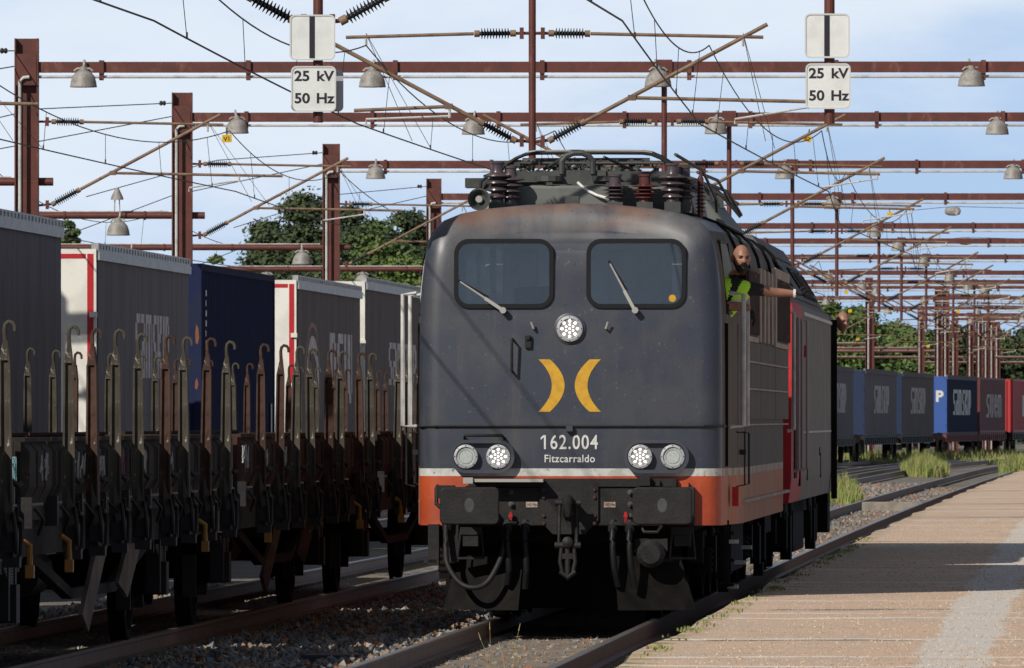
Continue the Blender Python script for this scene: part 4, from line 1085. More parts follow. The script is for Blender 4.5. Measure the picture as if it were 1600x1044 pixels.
    extras(W_, h, inv, yc)
    return W_
def scrawl(parent, y, z, w, hgt, m, seed, name='painted_scrawl', r=.007):
    rr = random.Random(seed); b = MB(); x = HW - .10 + .078
    for q in range(rr.randint(4, 6)):
        p = [(x, y + w * (q / 5) + rr.uniform(-.05, .05) * w, z + hgt * rr.uniform(0, 1))]
        for k in range(4): p.append((x, p[-1][1] + rr.uniform(-.18, .22) * w, z + hgt * rr.uniform(0, 1)))
        b.tube(p, r, 4)
    o = b.link(name, m, parent)
    return o
def local_y(px, inv, yc):
    y = y_of_px(px, STAKE + HW); return (inv @ (at(y, STAKE + HW) - at(yc, STAKE))).y
def ex_common(W_, h, inv, yc, planks=(), handles=(), scr=()):
    for px, z0, z1, dx, m in planks:
        y = local_y(px, inv, yc)
        MB().bar((HW - .15, y, z1), (HW - .25, y + dx, z0), .035, .22).link('hanging_plank', M[m], W_)
    for px in handles:
        y = local_y(px, inv, yc)
        MB().tube([(HW + .02, y, 1.02), (HW + .08, y + .02, .98), (HW + .08, y + .03, .84)], .022, 7).box((HW + .08, y + .03, .80), (.06, .07, .09)).link('brake_handle', M['handle'], W_)
    for i, (px, z, w, hg, m) in enumerate(scr):
        scrawl(W_, local_y(px, inv, yc), z, w, hg, M[m], int(px * 7 + i))
y_ = [y_of_px(p, STAKE + HW) for p in (30, 372, 592)]
YB = [y_[0] - 17.4, y_[0], y_[1], y_[2], y_[2] + 17.2]
wagon(0, YB[0] + .1, YB[1] - .35, 'rusty brown stake wagon cut off by the left edge of the photo, nearest the camera', [10, -60, -150], [], M['wagon'],
      lambda W_, h, inv, yc: ex_common(W_, h, inv, yc, handles=(28,), scr=((22, 1.40, .5, .22, 'cyan'),)))
wagon(1, YB[1] + .35, YB[2] - .35, 'grey-brown stake wagon with white and pink scrawls on its side boards', [107, 145, 180, 216, 257, 288, 320, 352], [45, 85, 115, 172, 222, 246, 277, 292, 326], M['wagon_dark'],
      lambda W_, h, inv, yc: ex_common(W_, h, inv, yc, planks=((190, .30, .95, -.5, 'wood'), (243, .5, 1.0, -.3, 'wood')), handles=(90, 305), scr=((68, 1.42, .75, .2, 'chalk'), (112, 1.42, .5, .2, 'chalk'), (126, 1.40, .5, .22, 'chalk'), (150, 1.40, .5, .22, 'pink'), (158, 1.42, .4, .18, 'chalk'), (188, 1.38, .6, .24, 'pink'), (223, 1.42, .5, .2, 'chalk'), (263, 1.42, .6, .2, 'chalk'))))
wagon(2, YB[2] + .35, YB[3] - .35, 'red-brown stake wagon in the middle with white scrawl on its first board', [407, 435, 460, 486, 513, 530, 563, 580], [368, 388, 452, 471, 497, 525, 542], M['wagon'],
      lambda W_, h, inv, yc: ex_common(W_, h, inv, yc, planks=((460, .32, .95, -.6, 'stake_brown'), (511, .5, 1.0, -.3, 'stake_brown')), handles=(404, 549), scr=((383, 1.42, .9, .22, 'chalk'), (415, 1.42, .6, .2, 'chalk'), (445, 1.42, .6, .2, 'chalk'))))
wagon(3, YB[3] + .35, YB[4], 'dark stake wagon farthest along, partly behind the dark locomotive', [620, 640, 655, 668], [593, 605, 630, 648], M['wagon_dark'],
      lambda W_, h, inv, yc: ex_common(W_, h, inv, yc, handles=(614, 646)))

# ------------------------------------------------------------------ container train on the far track
BF = BOX + 1.25       # right-hand faces
GLYPH = {
 's': ["01111", "11000", "11000", "01110", "00011", "00011", "11110"], 'a': ["11110", "00011", "00011", "01111", "11011", "11011", "01111"],
 'm': ["1111110", "1101101", "1101101", "1101101", "1101101", "1101101", "1101101"], 'k': ["11011", "11011", "11110", "11100", "11110", "11011", "11011"],
 'i': ["11", "11", "11", "11", "11", "11", "11"], 'p': ["11110", "11011", "11011", "11011", "11110", "11000", "11000"],
 'n': ["11110", "11011", "11011", "11011", "11011", "11011", "11011"], 'u': ["11011", "11011", "11011", "11011", "11011", "11011", "01111"],
 'w': ["1101101", "1101101", "1101101", "1101101", "1101101", "1101101", "0110110"], 'e': ["01110", "11011", "11011", "11111", "11000", "11011", "01110"], 'r': ["11011", "11110", "11100", "11000", "11000", "11000", "11000"], 't': ["01100", "11110", "01100", "01100", "01100", "01110", "00110"]}
def block_word(word, length, height):
    """lettering on a right-hand face: runs along +y, faces +x; rounded block letters of non-overlapping tiles"""
    rows = [[], [], [], [], [], [], []]
    for ch in word:
        for r_, line in enumerate(GLYPH[ch]): rows[r_] += [c == '1' for c in line] + [False]
    n = len(rows[0]) - 1; cw = length / n; chh = height / 7
    mb = MB()
    for r_, row in enumerate(rows):
        c = 0
        while c < n:
            if row[c]:
                e = c + 1
                z1 = height - r_ * chh; z0 = z1 - chh
                mb.add([(0, c * cw, z0), (0, e * cw, z0), (0, e * cw, z1), (0, c * cw, z1)], [(0, 1, 2, 3)]); c = e
            else: c += 1
    return mb
def drape(mb, cur, lift=.004):
    def xf(y):
        for (x0, y0), (x1, y1) in zip(cur, cur[1:]):
            if y0 <= y <= y1: return x0 + (x1 - x0) * (y - y0) / (y1 - y0)
        return cur[0][0] if y < cur[0][1] else cur[-1][0]
    mb.v = [(xf(v[1]) + lift, v[1], v[2]) for v in mb.v]
    return mb
def box_place(px0, px1, label, cat, name, group=None):
    y0, y1 = (px0, px1) if px1 - px0 < 15 and px0 < 125 and px0 > 55 else (y_of_px(px0, BF), y_of_px(px1, BF))
    T = thing(name, label, cat, at(y0, BOX), math.atan2(-(tube_x(y1) - tube_x(y0)), y1 - y0), group)
    return T, y1 - y0
def trailer(px0, px1, h, label, curtain='curtain', end='door_white', word='samskip', wy=(.33, .70), wz=(.40, .63), far=False, tape=True, lm='letter', group='containers on the far train'):
    T, Ln = box_place(px0, px1, label, 'container', 'curtain_side_container', group)
    b = 1.14
    MB().b2((-1.22, .06, b), (1.22, Ln - .02, h - .05)).link('body', M['roof'], T)
    for s in (1, -1):
        c = MB(); n = max(8, int(Ln / .65)); pts = []
        for i in range(n + 1):
            y = .12 + (Ln - .2) * i / n
            pts.append((1.232 + .008 * math.sin(i * 2.1 + s) + .005 * random.random(), y))
        if s == 1: CUR = pts
        vs = [(s * x, y, z) for x, y in pts for z in (b + .06, b + .9, b + 1.9, h - .20)]
        fs = [(4 * i + k, 4 * i + 4 + k, 4 * i + 5 + k, 4 * i + 1 + k) for i in range(n) for k in range(3)]
        c.add(vs, fs); c.link('curtain', M[curtain], T, smooth=60)
    r_ = MB()
    for s in (1, -1):
        r_.b2((s * 1.20, .0, h - .20), (s * 1.275, Ln, h - .09)); r_.b2((s * 1.17, .0, h - .088), (s * 1.26, Ln, h + .02))
        r_.b2((s * 1.20, .0, b), (s * 1.27, Ln, b + .055))
    if not far:
        e = r_; y = .3
        while y < Ln:
            for s in (1, -1): e.box((s * 1.264, y, h - .03), (.02, .06, .06))
            y += .42
    r_.link('curtain_rail', M['alu' if not far else 'curtain'], T)
    d = MB(); d.b2((-1.235, -.035, b + .02), (-.008, .05, h - .06)); d.b2((.008, -.035, b + .02), (1.235, .05, h - .06))
    for x in (-.9, -.35, .35, .55): d.tube([(x, -.055, b + .1), (x, -.055, h - .15)], .022, 6)
    for z in (1.6, 2.4, 3.2): d.box((1.20, -.05, z), (.10, .05, .07))
    do = d.link('end_door', M[end], T)
    if not far and tape:
        tp = MB(); tp.b2((1.12, -.040, b + .25), (1.20, -.037, h - .12)); tp.b2((-1.2, -.040, h - .18), (1.10, -.037, h - .12)); tp.link('reflective_tape', M['tape'], do)
    if word:
        L_ = (wy[1] - wy[0]) * Ln; H_ = (wz[1] - wz[0]) * (h - b)
        w_ = block_word(word, L_, H_); w_.v = [(0, y + wy[0] * Ln, z + b + wz[0] * (h - b)) for x, y, z in w_.v]; drape(w_, CUR).link('lettering', M[lm], T)
    trailer.last = CUR
    return T, Ln, h
def ribbed(px0, px1, h, label, m, far=False, word=None, wy=(.2, .8), wz=(.35, .65), lm='letter', hpos=None, group='containers on the far train'):
    T, Ln = box_place(px0, px1, label, 'container', 'shipping_container', group)
    b = 1.14; c = MB()
    MB().b2((-1.17, .03, b + .05), (1.17, Ln - .03, h - .03)).link('body', M[m], T)
    pts = []; y = .14
    while y < Ln - .2:
        for dy, x in ((0, 1.205), (.07, 1.205), (.14, 1.172), (.21, 1.172)): pts.append((x, y + dy))
        y += .28
    for s in (1, -1):
        vs = [(s * x, q, z) for x, q in pts for z in (b + .12, h - .10)]
        c.add(vs, [(2 * i, 2 * i + 2, 2 * i + 3, 2 * i + 1) for i in range(len(pts) - 1)])
    c.link('corrugated_side', M[m], T)
    f = MB()
    for s in (1, -1):
        f.b2((s * 1.12, 0, b), (s * 1.22, .15, h)); f.b2((s * 1.12, Ln - .15, b), (s * 1.22, Ln, h))
        f.b2((s * 1.14, .15, b), (s * 1.218, Ln - .15, b + .12)); f.b2((s * 1.14, .15, h - .10), (s * 1.218, Ln - .15, h))
    for y in (.02, Ln - .12): f.b2((-1.12, y, h - .12), (1.12, y + .10, h)); f.b2((-1.12, y, b), (1.12, y + .10, b + .12))
    f.link('corner_frame', M[m], T)
    d = MB()
    for x in (-.6, .0, .6):
        d.b2((x - .56, -.0, b + .14), (x + .02, .028, h - .14))
    for x in (-.85, -.3, .3, .85): d.tube([(x, -.03, b + .1), (x, -.03, h - .1)], .02, 6)
    d.link('end_door', M[m], T)
    if word:
        L_ = (wy[1] - wy[0]) * Ln; H_ = (wz[1] - wz[0]) * (h - b)
        o = block_word(word, L_, H_).link('lettering', M[lm], T); o.location = (1.222, wy[0] * Ln, b + wz[0] * (h - b))
    return T, Ln, h
# the train goes on beyond the left edge of the frame; it shades the track beside it
for ya, lb_ in ((60.5, 'first'), (74.9, 'second'), (89.3, 'third'), (103.7, 'fourth')):
    trailer(ya, ya + 13.5, 4.25, 'grey curtain container at the near end of the train, %s from the camera' % lb_, word=None, tape=False)
T, Ln, _ = trailer(-62, 98, 4.30, 'tall dark grey curtain container at the left edge of the photo', word=None)
T, Ln, _ = trailer(153, 297, 4.10, 'grey curtain container with a white red-taped end and pale lettering on its side', wy=(.40, .77), wz=(.43, .72))
MB().b2((.52, -.066, 1.2), (.62, -.050, 3.98)).link('door_post', M['lamp_rim'], T)
MB().b2((-.1, -.040, 3.55), (.48, -.037, 3.85)).link('paper_notice', M['white'], T)
MB().b2((.30, -.041, 1.16), (1.1, -.038, 1.26)).link('blue_strip', M['bright_blue'], T)
T, Ln, _ = ribbed(318, 433, 4.09, 'dark blue corrugated shipping container between two grey curtain containers', 'blue')
v = writing('lettering', 'DFDS CARGO', .24, M['white'], T, (1.224, .62, 2.55), (R(90), R(0), R(90)), bold=.006) if False else None
MB().b2((1.223, .80, 1.75), (1.226, .95, 3.45)).link('white_marking', M['letter'], T) if False else None
wr = MB()
for i in range(15): wr.b2((1.2225, .72, 1.60 + i * .145), (1.2255, .90 - .07 * (i % 3 == 1), 1.60 + i * .145 + .085))
wr.link('side_marking', M['white'], T)
MB().b2((1.2225, Ln - .85, 1.65), (1.2255, Ln - .62, 2.1)).link('number_panel', M['letter'], T)
ru = MB(); ru.prism([(1.14, 2.95), (1.17, 2.93), (1.19, 3.02), (1.18, 3.16), (1.15, 3.22), (1.135, 3.1)], -.003, -.0005); ru.prism([(1.13, 2.3), (1.16, 2.28), (1.18, 2.36), (1.16, 2.45), (1.135, 2.4)], -.003, -.0005); ru.link('rust_patch', mat('rust', (.20, .075, .03), .9), T)
T, Ln, _ = trailer(465, 565, 4.14, 'brown-grey curtain container with a round white and orange emblem on its side', curtain='curtain2', word='nsw', wy=(.50, .86), wz=(.33, .72))
em = MB()
def ell(rx, rz, n=28): return [(rx * math.cos(2 * math.pi * k / n), rz * math.sin(2 * math.pi * k / n)) for k in range(n)]
tm = Matrix.Translation((1.262, .235 * Ln, 2.42)) @ Matrix.Rotation(R(90), 4, 'Z')
em.add([tm @ Vector((x, 0, z)) for e_ in (ell(1.78, 1.02), ell(1.60, .94)) for x, z in e_], [(i, (i + 1) % 28, 28 + (i + 1) % 28, 28 + i) for i in range(28)]); drape(em, trailer.last).link('emblem_ring', mat('emblem_orange', (.26, .075, .035), .6), T)
em = MB(); em.add([tm @ Vector((x, 0, z)) for e_ in (ell(1.45, .80), ell(.95, .52)) for x, z in e_], [(i, (i + 1) % 28, 28 + (i + 1) % 28, 28 + i) for i in range(28)])
for q in range(6): em.add([tm @ Vector((x, 0, z)) for x, z in ((-.62 + q * .21, .26 - q * .16), (-.41 + q * .21, .10 - q * .16), (-.41 + q * .21, .36 - q * .16), (-.62 + q * .21, .52 - q * .16))], [(0, 1, 2, 3)])
drape(em, trailer.last).link('emblem', M['letter'], T)
T, Ln, _ = trailer(572, 668, 4.32, 'grey curtain container with pale lettering just left of the dark locomotive roof', curtain='curtain2', wy=(.36, .82), wz=(.42, .66), tape=False)
# the far end of the same train, beyond the locomotives
fy_ = [(1288, 1334, 'curtain', 'grey curtain container nearest the rear of the grey locomotive, far along the train', 'navy'), (1352, 1402, 'curtain', 'grey curtain container with a blue end, second one right of the grey locomotive', 'navy'), (1410, 1459, 'curtain2', 'grey curtain container just left of the bright blue container end', 'navy')]
for a, b_, cm, lb, en in fy_:
    trailer(a, b_, 4.05, lb, curtain=cm, end=en, word='samskip', wy=(.28, .74), wz=(.34, .76), far=True)
T, Ln, _ = trailer(1480, 1528, 4.05, 'navy blue container with white lettering and a bright blue end reading P', curtain='navy', end='bright_blue', word='samskip', wy=(.20, .78), wz=(.32, .76), far=True, lm='white')
writing('end_lettering', 'P', .75, M['white'], T, (.86, -.045, 2.75), FACE_CAM, bold=.03)
T, Ln, _ = ribbed(1532, 1572, 4.05, 'dark red container far along the train with pale lettering', 'cont_red', word='swem', wy=(.25, .85), wz=(.28, .70), lm='letter')
T, Ln, _ = ribbed(1584, 1640, 4.05, 'bright red container at the right edge of the photo', 'cont_bred', word='mak', wy=(.25, .85), wz=(.3, .7), lm='white')
# their carrying wagons
def carrier(px0, px1, label, m):
    T, Ln = box_place(px0, px1, label, 'freight wagon', 'container_wagon', 'wagons under the containers')
    f = MB()
    for s in (1, -1): f.b2((s * 1.05, -.3, .72), (s * 1.22, Ln + .3, 1.13))
    y = .4
    while y < Ln: f.b2((-1.05, y, .85), (1.05, y + .12, 1.12)); f.box((1.24, y + .6, .9), (.05, .5, .28)); y += 1.6
    f.link('underframe', M[m], T)
    for yc in (1.4, Ln - 1.4):
        w = MB()
        for dy in (-.9, .9):
            for s in (-1, 1): w.lathe([(.10, -.06), (.48, -.04), (.48, .07), (.36, .05), (.1, .1)], Matrix.Translation((s * .74, yc + dy, .47)) @ Matrix.Rotation(R(90 * s), 4, 'Y'), 18)
        for s in (-1, 1): w.b2((s * .95, yc - 1.3, .42), (s * 1.08, yc + 1.3, .68))
        w.link('bogie', M['black'], T)
        for s in (-1, 1): MB().lathe([(.2, 0), (.2, .04), (.08, .05), (.08, .4)], Matrix.Translation((s * .875, -.6, 1.0)) @ Matrix.Rotation(R(-90), 4, 'X'), 12).link('buffer', M['black'], T) if yc < 2 else None
for a, b_, lb, m in ((-62, 98, 'dark carrying wagon under the tall grey container at the left edge', 'dark'), (153, 297, 'dark carrying wagon under the white-ended grey container', 'dark'), (318, 433, 'dark carrying wagon under the dark blue corrugated container', 'dark'), (465, 565, 'dark carrying wagon under the container with the round emblem', 'dark'), (572, 668, 'dark carrying wagon under the grey container beside the locomotive roof', 'dark'),
                     (1288, 1334, 'grey-green carrying wagon just right of the rear of the grey locomotive', 'wagon_green'), (1352, 1402, 'dark carrying wagon under the second far grey container', 'dark'), (1410, 1459, 'dark blue-grey carrying wagon under the grey container left of the bright blue end', 'dark'), (1480, 1528, 'red-brown carrying wagon under the navy blue container', 'wagon_red'), (1532, 1572, 'red-brown carrying wagon under the dark red container', 'wagon_red'), (1584, 1640, 'dark carrying wagon under the bright red container', 'dark')):
    if m == 'wagon_green' and m not in M: M[m] = mat(m, (.12, .115, .09), .7)
    if m == 'wagon_red' and m not in M: M[m] = mat(m, (.16, .04, .035), .7)
    carrier(a, b_, lb, m)

for ya, lb_ in ((60.5, 'first'), (74.9, 'second'), (89.3, 'third'), (103.7, 'fourth')):
    carrier(ya, ya + 13.5, 'dark carrying wagon at the near end of the container train, %s from the camera' % lb_, 'dark')
# ------------------------------------------------------------------ overhead line gantries
GY = [100, 135, 175, 204, 242, 277, 319, 346, 380, 421, 449, 466, 508, 554, 590, 614, 674, 736, 824]
ORD = ['first', 'second', 'third', 'fourth', 'fifth', 'sixth', 'seventh', 'eighth', 'ninth', 'tenth', 'eleventh', 'twelfth', 'thirteenth', 'fourteenth', 'fifteenth', 'sixteenth', 'seventeenth', 'eighteenth', 'nineteenth']
BZ = 7.49; MX = -10.2
def insul_mesh(n=10):
    p = [(.028, 0), (.042, .0), (.042, .07), (.024, .075)]
    for i in range(n):
        z = .085 + i * .036; p += [(.026, z), (.068, z + .012), (.070, z + .017), (.026, z + .022)]
    z = .085 + n * .036
    p += [(.024, z), (.042, z + .005), (.042, z + .07), (.028, z + .07)]
    mb = MB()
    mb.lathe(p, None, 14)
    me = mb.mesh('insulator', [M['insul'], M['pipe']], smooth=30)
    for q in me.polygons:
        if q.center.z < .075 or q.center.z > z + .003: q.material_index = 1
    return me
INS = insul_mesh()
def insul(parent, p, q):
    """insulator from p towards q; returns its far end"""
    p, q = Vector(p), Vector(q); d = (q - p).normalized()
    o = place(INS, 'insulator', parent, p); o.rotation_euler = d.to_track_quat('Z', 'Y').to_euler()
    return p + d * .52
def cantilever(G, x0, d, y, reach=2.85, reg0=1.2, reg1=3.45, steady=(3.4, 2.5)):
    # top tie
    p = (x0 + .20 * d, y, 6.62); e = insul(G, p, (x0 + 2 * d, y, 6.60))
    MB().tube([(x0, y, 6.62), (x0 + .20 * d, y, 6.62)], .022, 6).box((x0 + .13 * d, y, 6.62), (.05, .09, .14)).link('bracket', M['redbrown'], G)
    MB().tube([(x0, y, 5.28), (x0 + .20 * d, y, 5.30)], .022, 6).box((x0 + .13 * d, y, 5.29), (.05, .09, .14)).link('bracket', M['redbrown'], G)
    MB().tube([e, (x0 + reach * d, y, 6.57)], .021, 8).link('top_tube', M['pipe'], G)
    p = (x0 + .20 * d, y, 5.29); e = insul(G, p, (x0 + 2.87 * d, y, 6.72))
    e0 = e; top = Vector((x0 + 2.90 * d, y, 6.73))
    MB().tube([e, top], .026, 8).link('strut', M['pipe'], G)
    def on(x): t = (x0 + x * d - e0.x) / (top.x - e0.x); return e0.z + t * (top.z - e0.z)
    zr = on(reg0)
    MB().tube([(x0 + reg0 * d, y, zr), (x0 + reg1 * d, y, zr - .05)], .022, 8).box((x0 + (reg0 + .03) * d, y, zr), (.10, .06, .07)).link('registration_tube', M['pipe'], G)
    s0, s1 = steady
    MB().tube([(x0 + s0 * d, y, zr - .04), (x0 + s0 * d, y, zr - .14)], .02, 6).tube([(x0 + s0 * d, y, zr - .12), (x0 + s1 * d, y, 5.56), (x0 + s1 * d, y, 5.50)], .015, 6).link('steady_arm', M['conduit'], G)
    MB().tube([(x0 + (reach - .25) * d, y, 6.56), (x0 + (reach - .25) * d, y - .02, 6.46)], .018, 6).link('wire_clamp', M['galv'], G)
def gantry():
    G = empty('overhead_gantry')
    for x in (MX, 13.5):
        m = MB()
        m.b2((x - .19, -.15, -.25), (x - .165, .15, 7.95)); m.b2((x + .165, -.15, -.25), (x + .19, .15, 7.95)); m.b2((x - .165, -.012, -.25), (x + .165, .012, 7.95))
        m.b2((x - .3, -.3, -.25), (x + .3, .3, .1))
        m.b2((x - .16, -.16, 7.2), (x + .16, -.13, 7.7))
        m.link('mast', M['redbrown'], G)
    MB().tube([(MX - .10, -.19, .1), (MX - .10, -.19, 7.26), (MX - .04, -.19, 7.32), (MX + .05, -.19, 7.33)], .027, 8).link('mast_conduit', M['conduit'], G)
    b = MB(); b.b2((MX + .19, -.09, BZ - .085), (13.31, .09, BZ + .085))
    x = MX + 1.2
    while x < 13:
        b.box((x, -.02, BZ), (.075, .25, .215)); x += 2.35
    x = MX + 1.2
    while x < 13:
        b.b2((x - .035, -.12, BZ - .21), (x + .035, .0, BZ - .084)); x += 2.35
    c = MB(); c.tube([(MX + .05, -.06, BZ - .155), (13.2, -.06, BZ - .155)], .024, 8)
    c.link('beam_conduit', M['conduit'], G); b.link('beam', M['redbrown'], G)
    MB().tube([(0, 0, BZ - .08), (0, 0, 4.98)], .045, 12).box((0, 0, BZ - .02), (.26, .24, .27)).link('drop_tube', M['redbrown'], G)
    lb = MB().tube([(MX + .42, .05, 5.66), (MX - 14, .05, 5.66)], .065, 12)
    for i in range(9): lb.lathe([(.085, -.02), (.085, .02)], Matrix.Translation((MX - .7 - i * 1.5, .05, 5.66)) @ Matrix.Rotation(R(90), 4, 'Y'), 10)
    lb.link('low_beam', M['redbrown'], G)
    MB().tube([(MX - .25, .05, 5.735), (MX - 14, .05, 5.735)], .014, 6).link('low_conduit', M['conduit'], G)
    cantilever(G, 0, 1, 0)
    cantilever(G, 0, -1, 0, reach=2.30, reg0=1.0, reg1=2.2, steady=(1.02, 2.05))
    cantilever(G, MX + .20, 1, -.04, reach=2.95, reg0=1.15, reg1=3.9, steady=(3.2, 2.4))
    return G
proto = gantry()
bpy.context.view_layer.update()
GL = []
for i, y in enumerate(GY):
    g = proto if i == 0 else copy_tree(proto)
    g.location = at(y, 0); g.rotation_euler.z = -slope(y) * .25
    if i == 0: lb = 'red-brown gantry nearest the camera, only its drop tube and black insulators in view'
    elif i == 1: lb = 'red-brown gantry with its beam above the frame and a V of insulators over the pantograph'
    else: lb = 'red-brown gantry whose beam is the %s one down from the top of the photo' % ORD[i - 2]
    tag(g, lb, 'gantry', 'red-brown overhead line gantries'); GL.append(g)
# extra masts of a neighbouring line, far off
for y, px, lb in ((545, 1358, 'thin red-brown mast standing behind the far grey containers'), (588, 1466, 'red-brown mast standing behind the bright blue container end'), (594, 1478, 'red-brown mast just right of its twin behind the bright blue container end'), (625, 1516, 'red-brown mast above the navy container, leftmost of the far row'), (640, 1530, 'red-brown mast in the far row, second from its left'), (655, 1541, 'red-brown mast in the far row, third from its left'), (668, 1550, 'red-brown mast in the far row, fourth from its left'), (680, 1558, 'red-brown mast in the far row, rightmost of it')):
    x = w_at(px, y)
    t = thing('line_mast', lb, 'mast', (x, y, 0), 0, 'far masts')
    hm = 8.9 if y < 600 else 7.95; m = MB(); m.b2((-.19, -.15, -.3), (-.165, .15, hm)); m.b2((.165, -.15, -.3), (.19, .15, hm)); m.b2((-.165, -.012, -.3), (.165, .012, hm)); m.link('mast', M['redbrown'], t)
    MB().tube([(-.05, -.19, 0), (-.05, -.19, 7.6)], .035, 8).link('mast_conduit', M['conduit'], t)

# ------------------------------------------------------------------ lamps on the beams
def lamp_meshes():
    sh = MB().lathe([(.215, 0), (.218, .02), (.212, .03), (.205, .09), (.175, .18), (.12, .245), (.085, .262), (.085, .275), (.06, .28), (.05, .33), (.0, .33)], None, 22)
    sh.lathe([(.212, .004), (.195, .09), (.165, .17), (.11, .235), (0, .245)], None, 22)
    a = sh.mesh('lamp_shade', M['shade'], smooth=35)
    b = MB().tube([(-.15, 0, .26), (-.10, 0, .30), (.10, 0, .30), (.15, 0, .26)], .018, 6).tube([(0, 0, .3), (0, .10, .36), (0, .14, .44)], .022, 6).mesh('lamp_bracket', M['galv'])
    c = MB().lathe([(.045, .05), (.06, .10), (.04, .18), (.03, .24)], None, 12).mesh('lamp_bulb', M['lamp_lens'])
    return a, b, c
LM = lamp_meshes()
def yard_lamp(p, label, group, bulb=True):
    t = thing('yard_lamp', label, 'lamp', p, random.uniform(-.3, .3), group)
    a = place(LM[0], 'lamp_shade', t); place(LM[1], 'bracket', t)
    if bulb: place(LM[2], 'bulb', a)
    return t
LX = [(-9.25, 'first'), (-4.72, 'second'), (-.2, 'third'), (4.95, 'fourth')]
for i, y in enumerate(GY):
    if y < 170: continue
    for k, (x, nm_) in enumerate(LX):
        px = 800 + F_PX * (tube_x(y) + x) / y
        if px > 1625: continue
        if 560 < px < 1300 and i > 4 and k < 2 and px < 1290: continue   # these would be wholly behind the locomotives
        yard_lamp(at(y, x + random.uniform(-.1, .1), 7.17 + random.uniform(-.01, .01)) + Vector((0, -.17, 0)), 'grey bell lamp hanging from the %s beam down, %s lamp from its left mast' % (ORD[i - 2], nm_), 'bell lamps on the gantry beams', i < 6)
for y, px, nm_ in ((204, 185, 'B'), (242, 472, 'C'), (242, 205, 'C'), (279, 417, 'D'), (279, 567, 'D'), (319, 601, 'E')):
    lb = {185: 'grey bell lamp under the low tube beam at far left, above the white-ended container', 472: 'grey bell lamp under the low tube beam in front of the dark trees', 205: 'grey bell lamp under the low beam, half hidden by the white-ended container', 417: 'grey bell lamp just above the end of the dark blue container', 567: 'grey bell lamp above the container with the round emblem', 601: 'grey bell lamp right of the others, above the last grey container'}[px]
    yard_lamp((w_at(px, y), y - .1, 5.28), lb, 'bell lamps under the low beams', True)
t = thing('cone_lamp', 'small cone lamp standing on the low tube beam at far left', 'lamp', (w_at(183, 204), 204, 5.73))
MB().lathe([(.12, .22), (.11, .27), (.05, .40), (.03, .44), (0, .45)], None, 16).link('lamp_shade', M['shade'], t, smooth=40)
MB().tube([(-.05, 0, 0), (-.04, 0, .25)], .012, 6).tube([(.05, 0, 0), (.04, 0, .25)], .012, 6).link('bracket', M['galv'], t)
# two lamps slung on span wires
for y, px, py, lb in ((300, 1489, 330, 'grey oval lamp slung on a thin wire near the right edge, higher one'), (360, 1508, 377, 'grey oval lamp slung on a thin wire near the right edge, lower one')):
    z = CAM_Z + (655 - py) * y / F_PX
    t = thing('span_lamp', lb, 'lamp', (w_at(px, y), y, z)); t.scale = (.55, .55, .8)
    MB().lathe([(.0, -.42), (.10, -.38), (.15, -.2), (.16, .1), (.12, .34), (0, .40)], Matrix.Rotation(R(90), 4, 'Y') @ Matrix.Diagonal((1, 1, 1, 1)), 16).link('lamp_body', M['shade'], t, smooth=50)
    MB().lathe([(.11, 0), (.11, .02)], Matrix.Translation((.16, -.13, -.02)) @ Matrix.Rotation(R(90), 4, 'X'), 14).link('lens', M['lamp_rim'], t)
    MB().tube([(-4.5, 0, .10), (-2, 0, .03), (0, 0, .16), (3.5, 0, .10), (12, 0, .45)], .010, 5).link('span_wire', M['wire'], t)

# ------------------------------------------------------------------ line signs
def board(T, name, w, h, z, x=0, y=-.07, stripe=False, text=None):
    o = MB().prism(rrect(x, z, w, h, .045, 5), y - .010, y).link(name, M['sign'], T)
    MB().ring(rrect(x, z, w + .012, h + .012, .05, 5), rrect(x, z, w - .016, h - .016, .04, 5), y - .016, y - .0105).link('board_rim', M['sign_edge'], o)
    if stripe: MB().b2((x - .028, y - .0125, z - h / 2 + .012), (x + .022, y - .0105, z + h / 2 - .012)).link('black_stripe', M['sign_black'], o)
    if text:
        for k, (a, b_) in enumerate(text):
            zz = z + (.075 if k == 0 else -.128)
            for s_, tx in ((a, -.105), (b_, .105)):
                writing('lettering', s_, .128, M['sign_black'], o, (x + tx, y - .0115, zz), FACE_CAM, bold=.0035, depth=.0006, sx=1.12)
    return o
Y = 100.0
sx_ = w_at(497, Y)
S1 = thing('line_sign', 'white boards with black bar and 25 kV 50 Hz on the left-hand tube', 'sign', (tube_x(Y) + .0, Y, 0), 0)
dx = sx_ - 0 - tube_x(Y)
S1.location.x = sx_; dx = 0
board(S1, 'upper_board', .405, .405, 5.345, dx - .05, stripe=True)
board(S1, 'lower_board', .40, .405, 4.875, dx - .04, text=(('25', 'kV'), ('50', 'Hz')))
MB().prism(rrect(dx + .03, 4.865, .40, .385, .045, 5), .075, .085).link('back_board', M['lamp_rim'], S1)
MB().box((dx, .012, 5.345), (.12, .13, .05)).box((dx, .012, 4.875), (.12, .13, .05)).link('board_clamp', M['galv'], S1)
GL[0].location.x = sx_; GL[0].location.z = .20
for c_ in GL[0].children:
    if c_.name.startswith('drop_tube'): c_.data = MB().tube([(0, 0, BZ - .08), (0, 0, 4.37)], .045, 12).box((0, 0, BZ - .02), (.26, .24, .27)).mesh('drop_tube', M['redbrown'])
sx2 = w_at(1296, Y)
S2 = thing('line_sign', 'white boards with black bar and 25 kV 50 Hz on the right-hand tube', 'sign', (sx2, Y, 0))
board(S2, 'upper_board', .40, .395, 5.36, -.022, stripe=True)
board(S2, 'lower_board', .40, .405, 4.90, -.015, text=(('25', 'kV'), ('50', 'Hz')))
MB().box((0, .012, 5.36), (.12, .13, .05)).box((0, .012, 4.90), (.12, .13, .05)).link('board_clamp', M['galv'], S2)
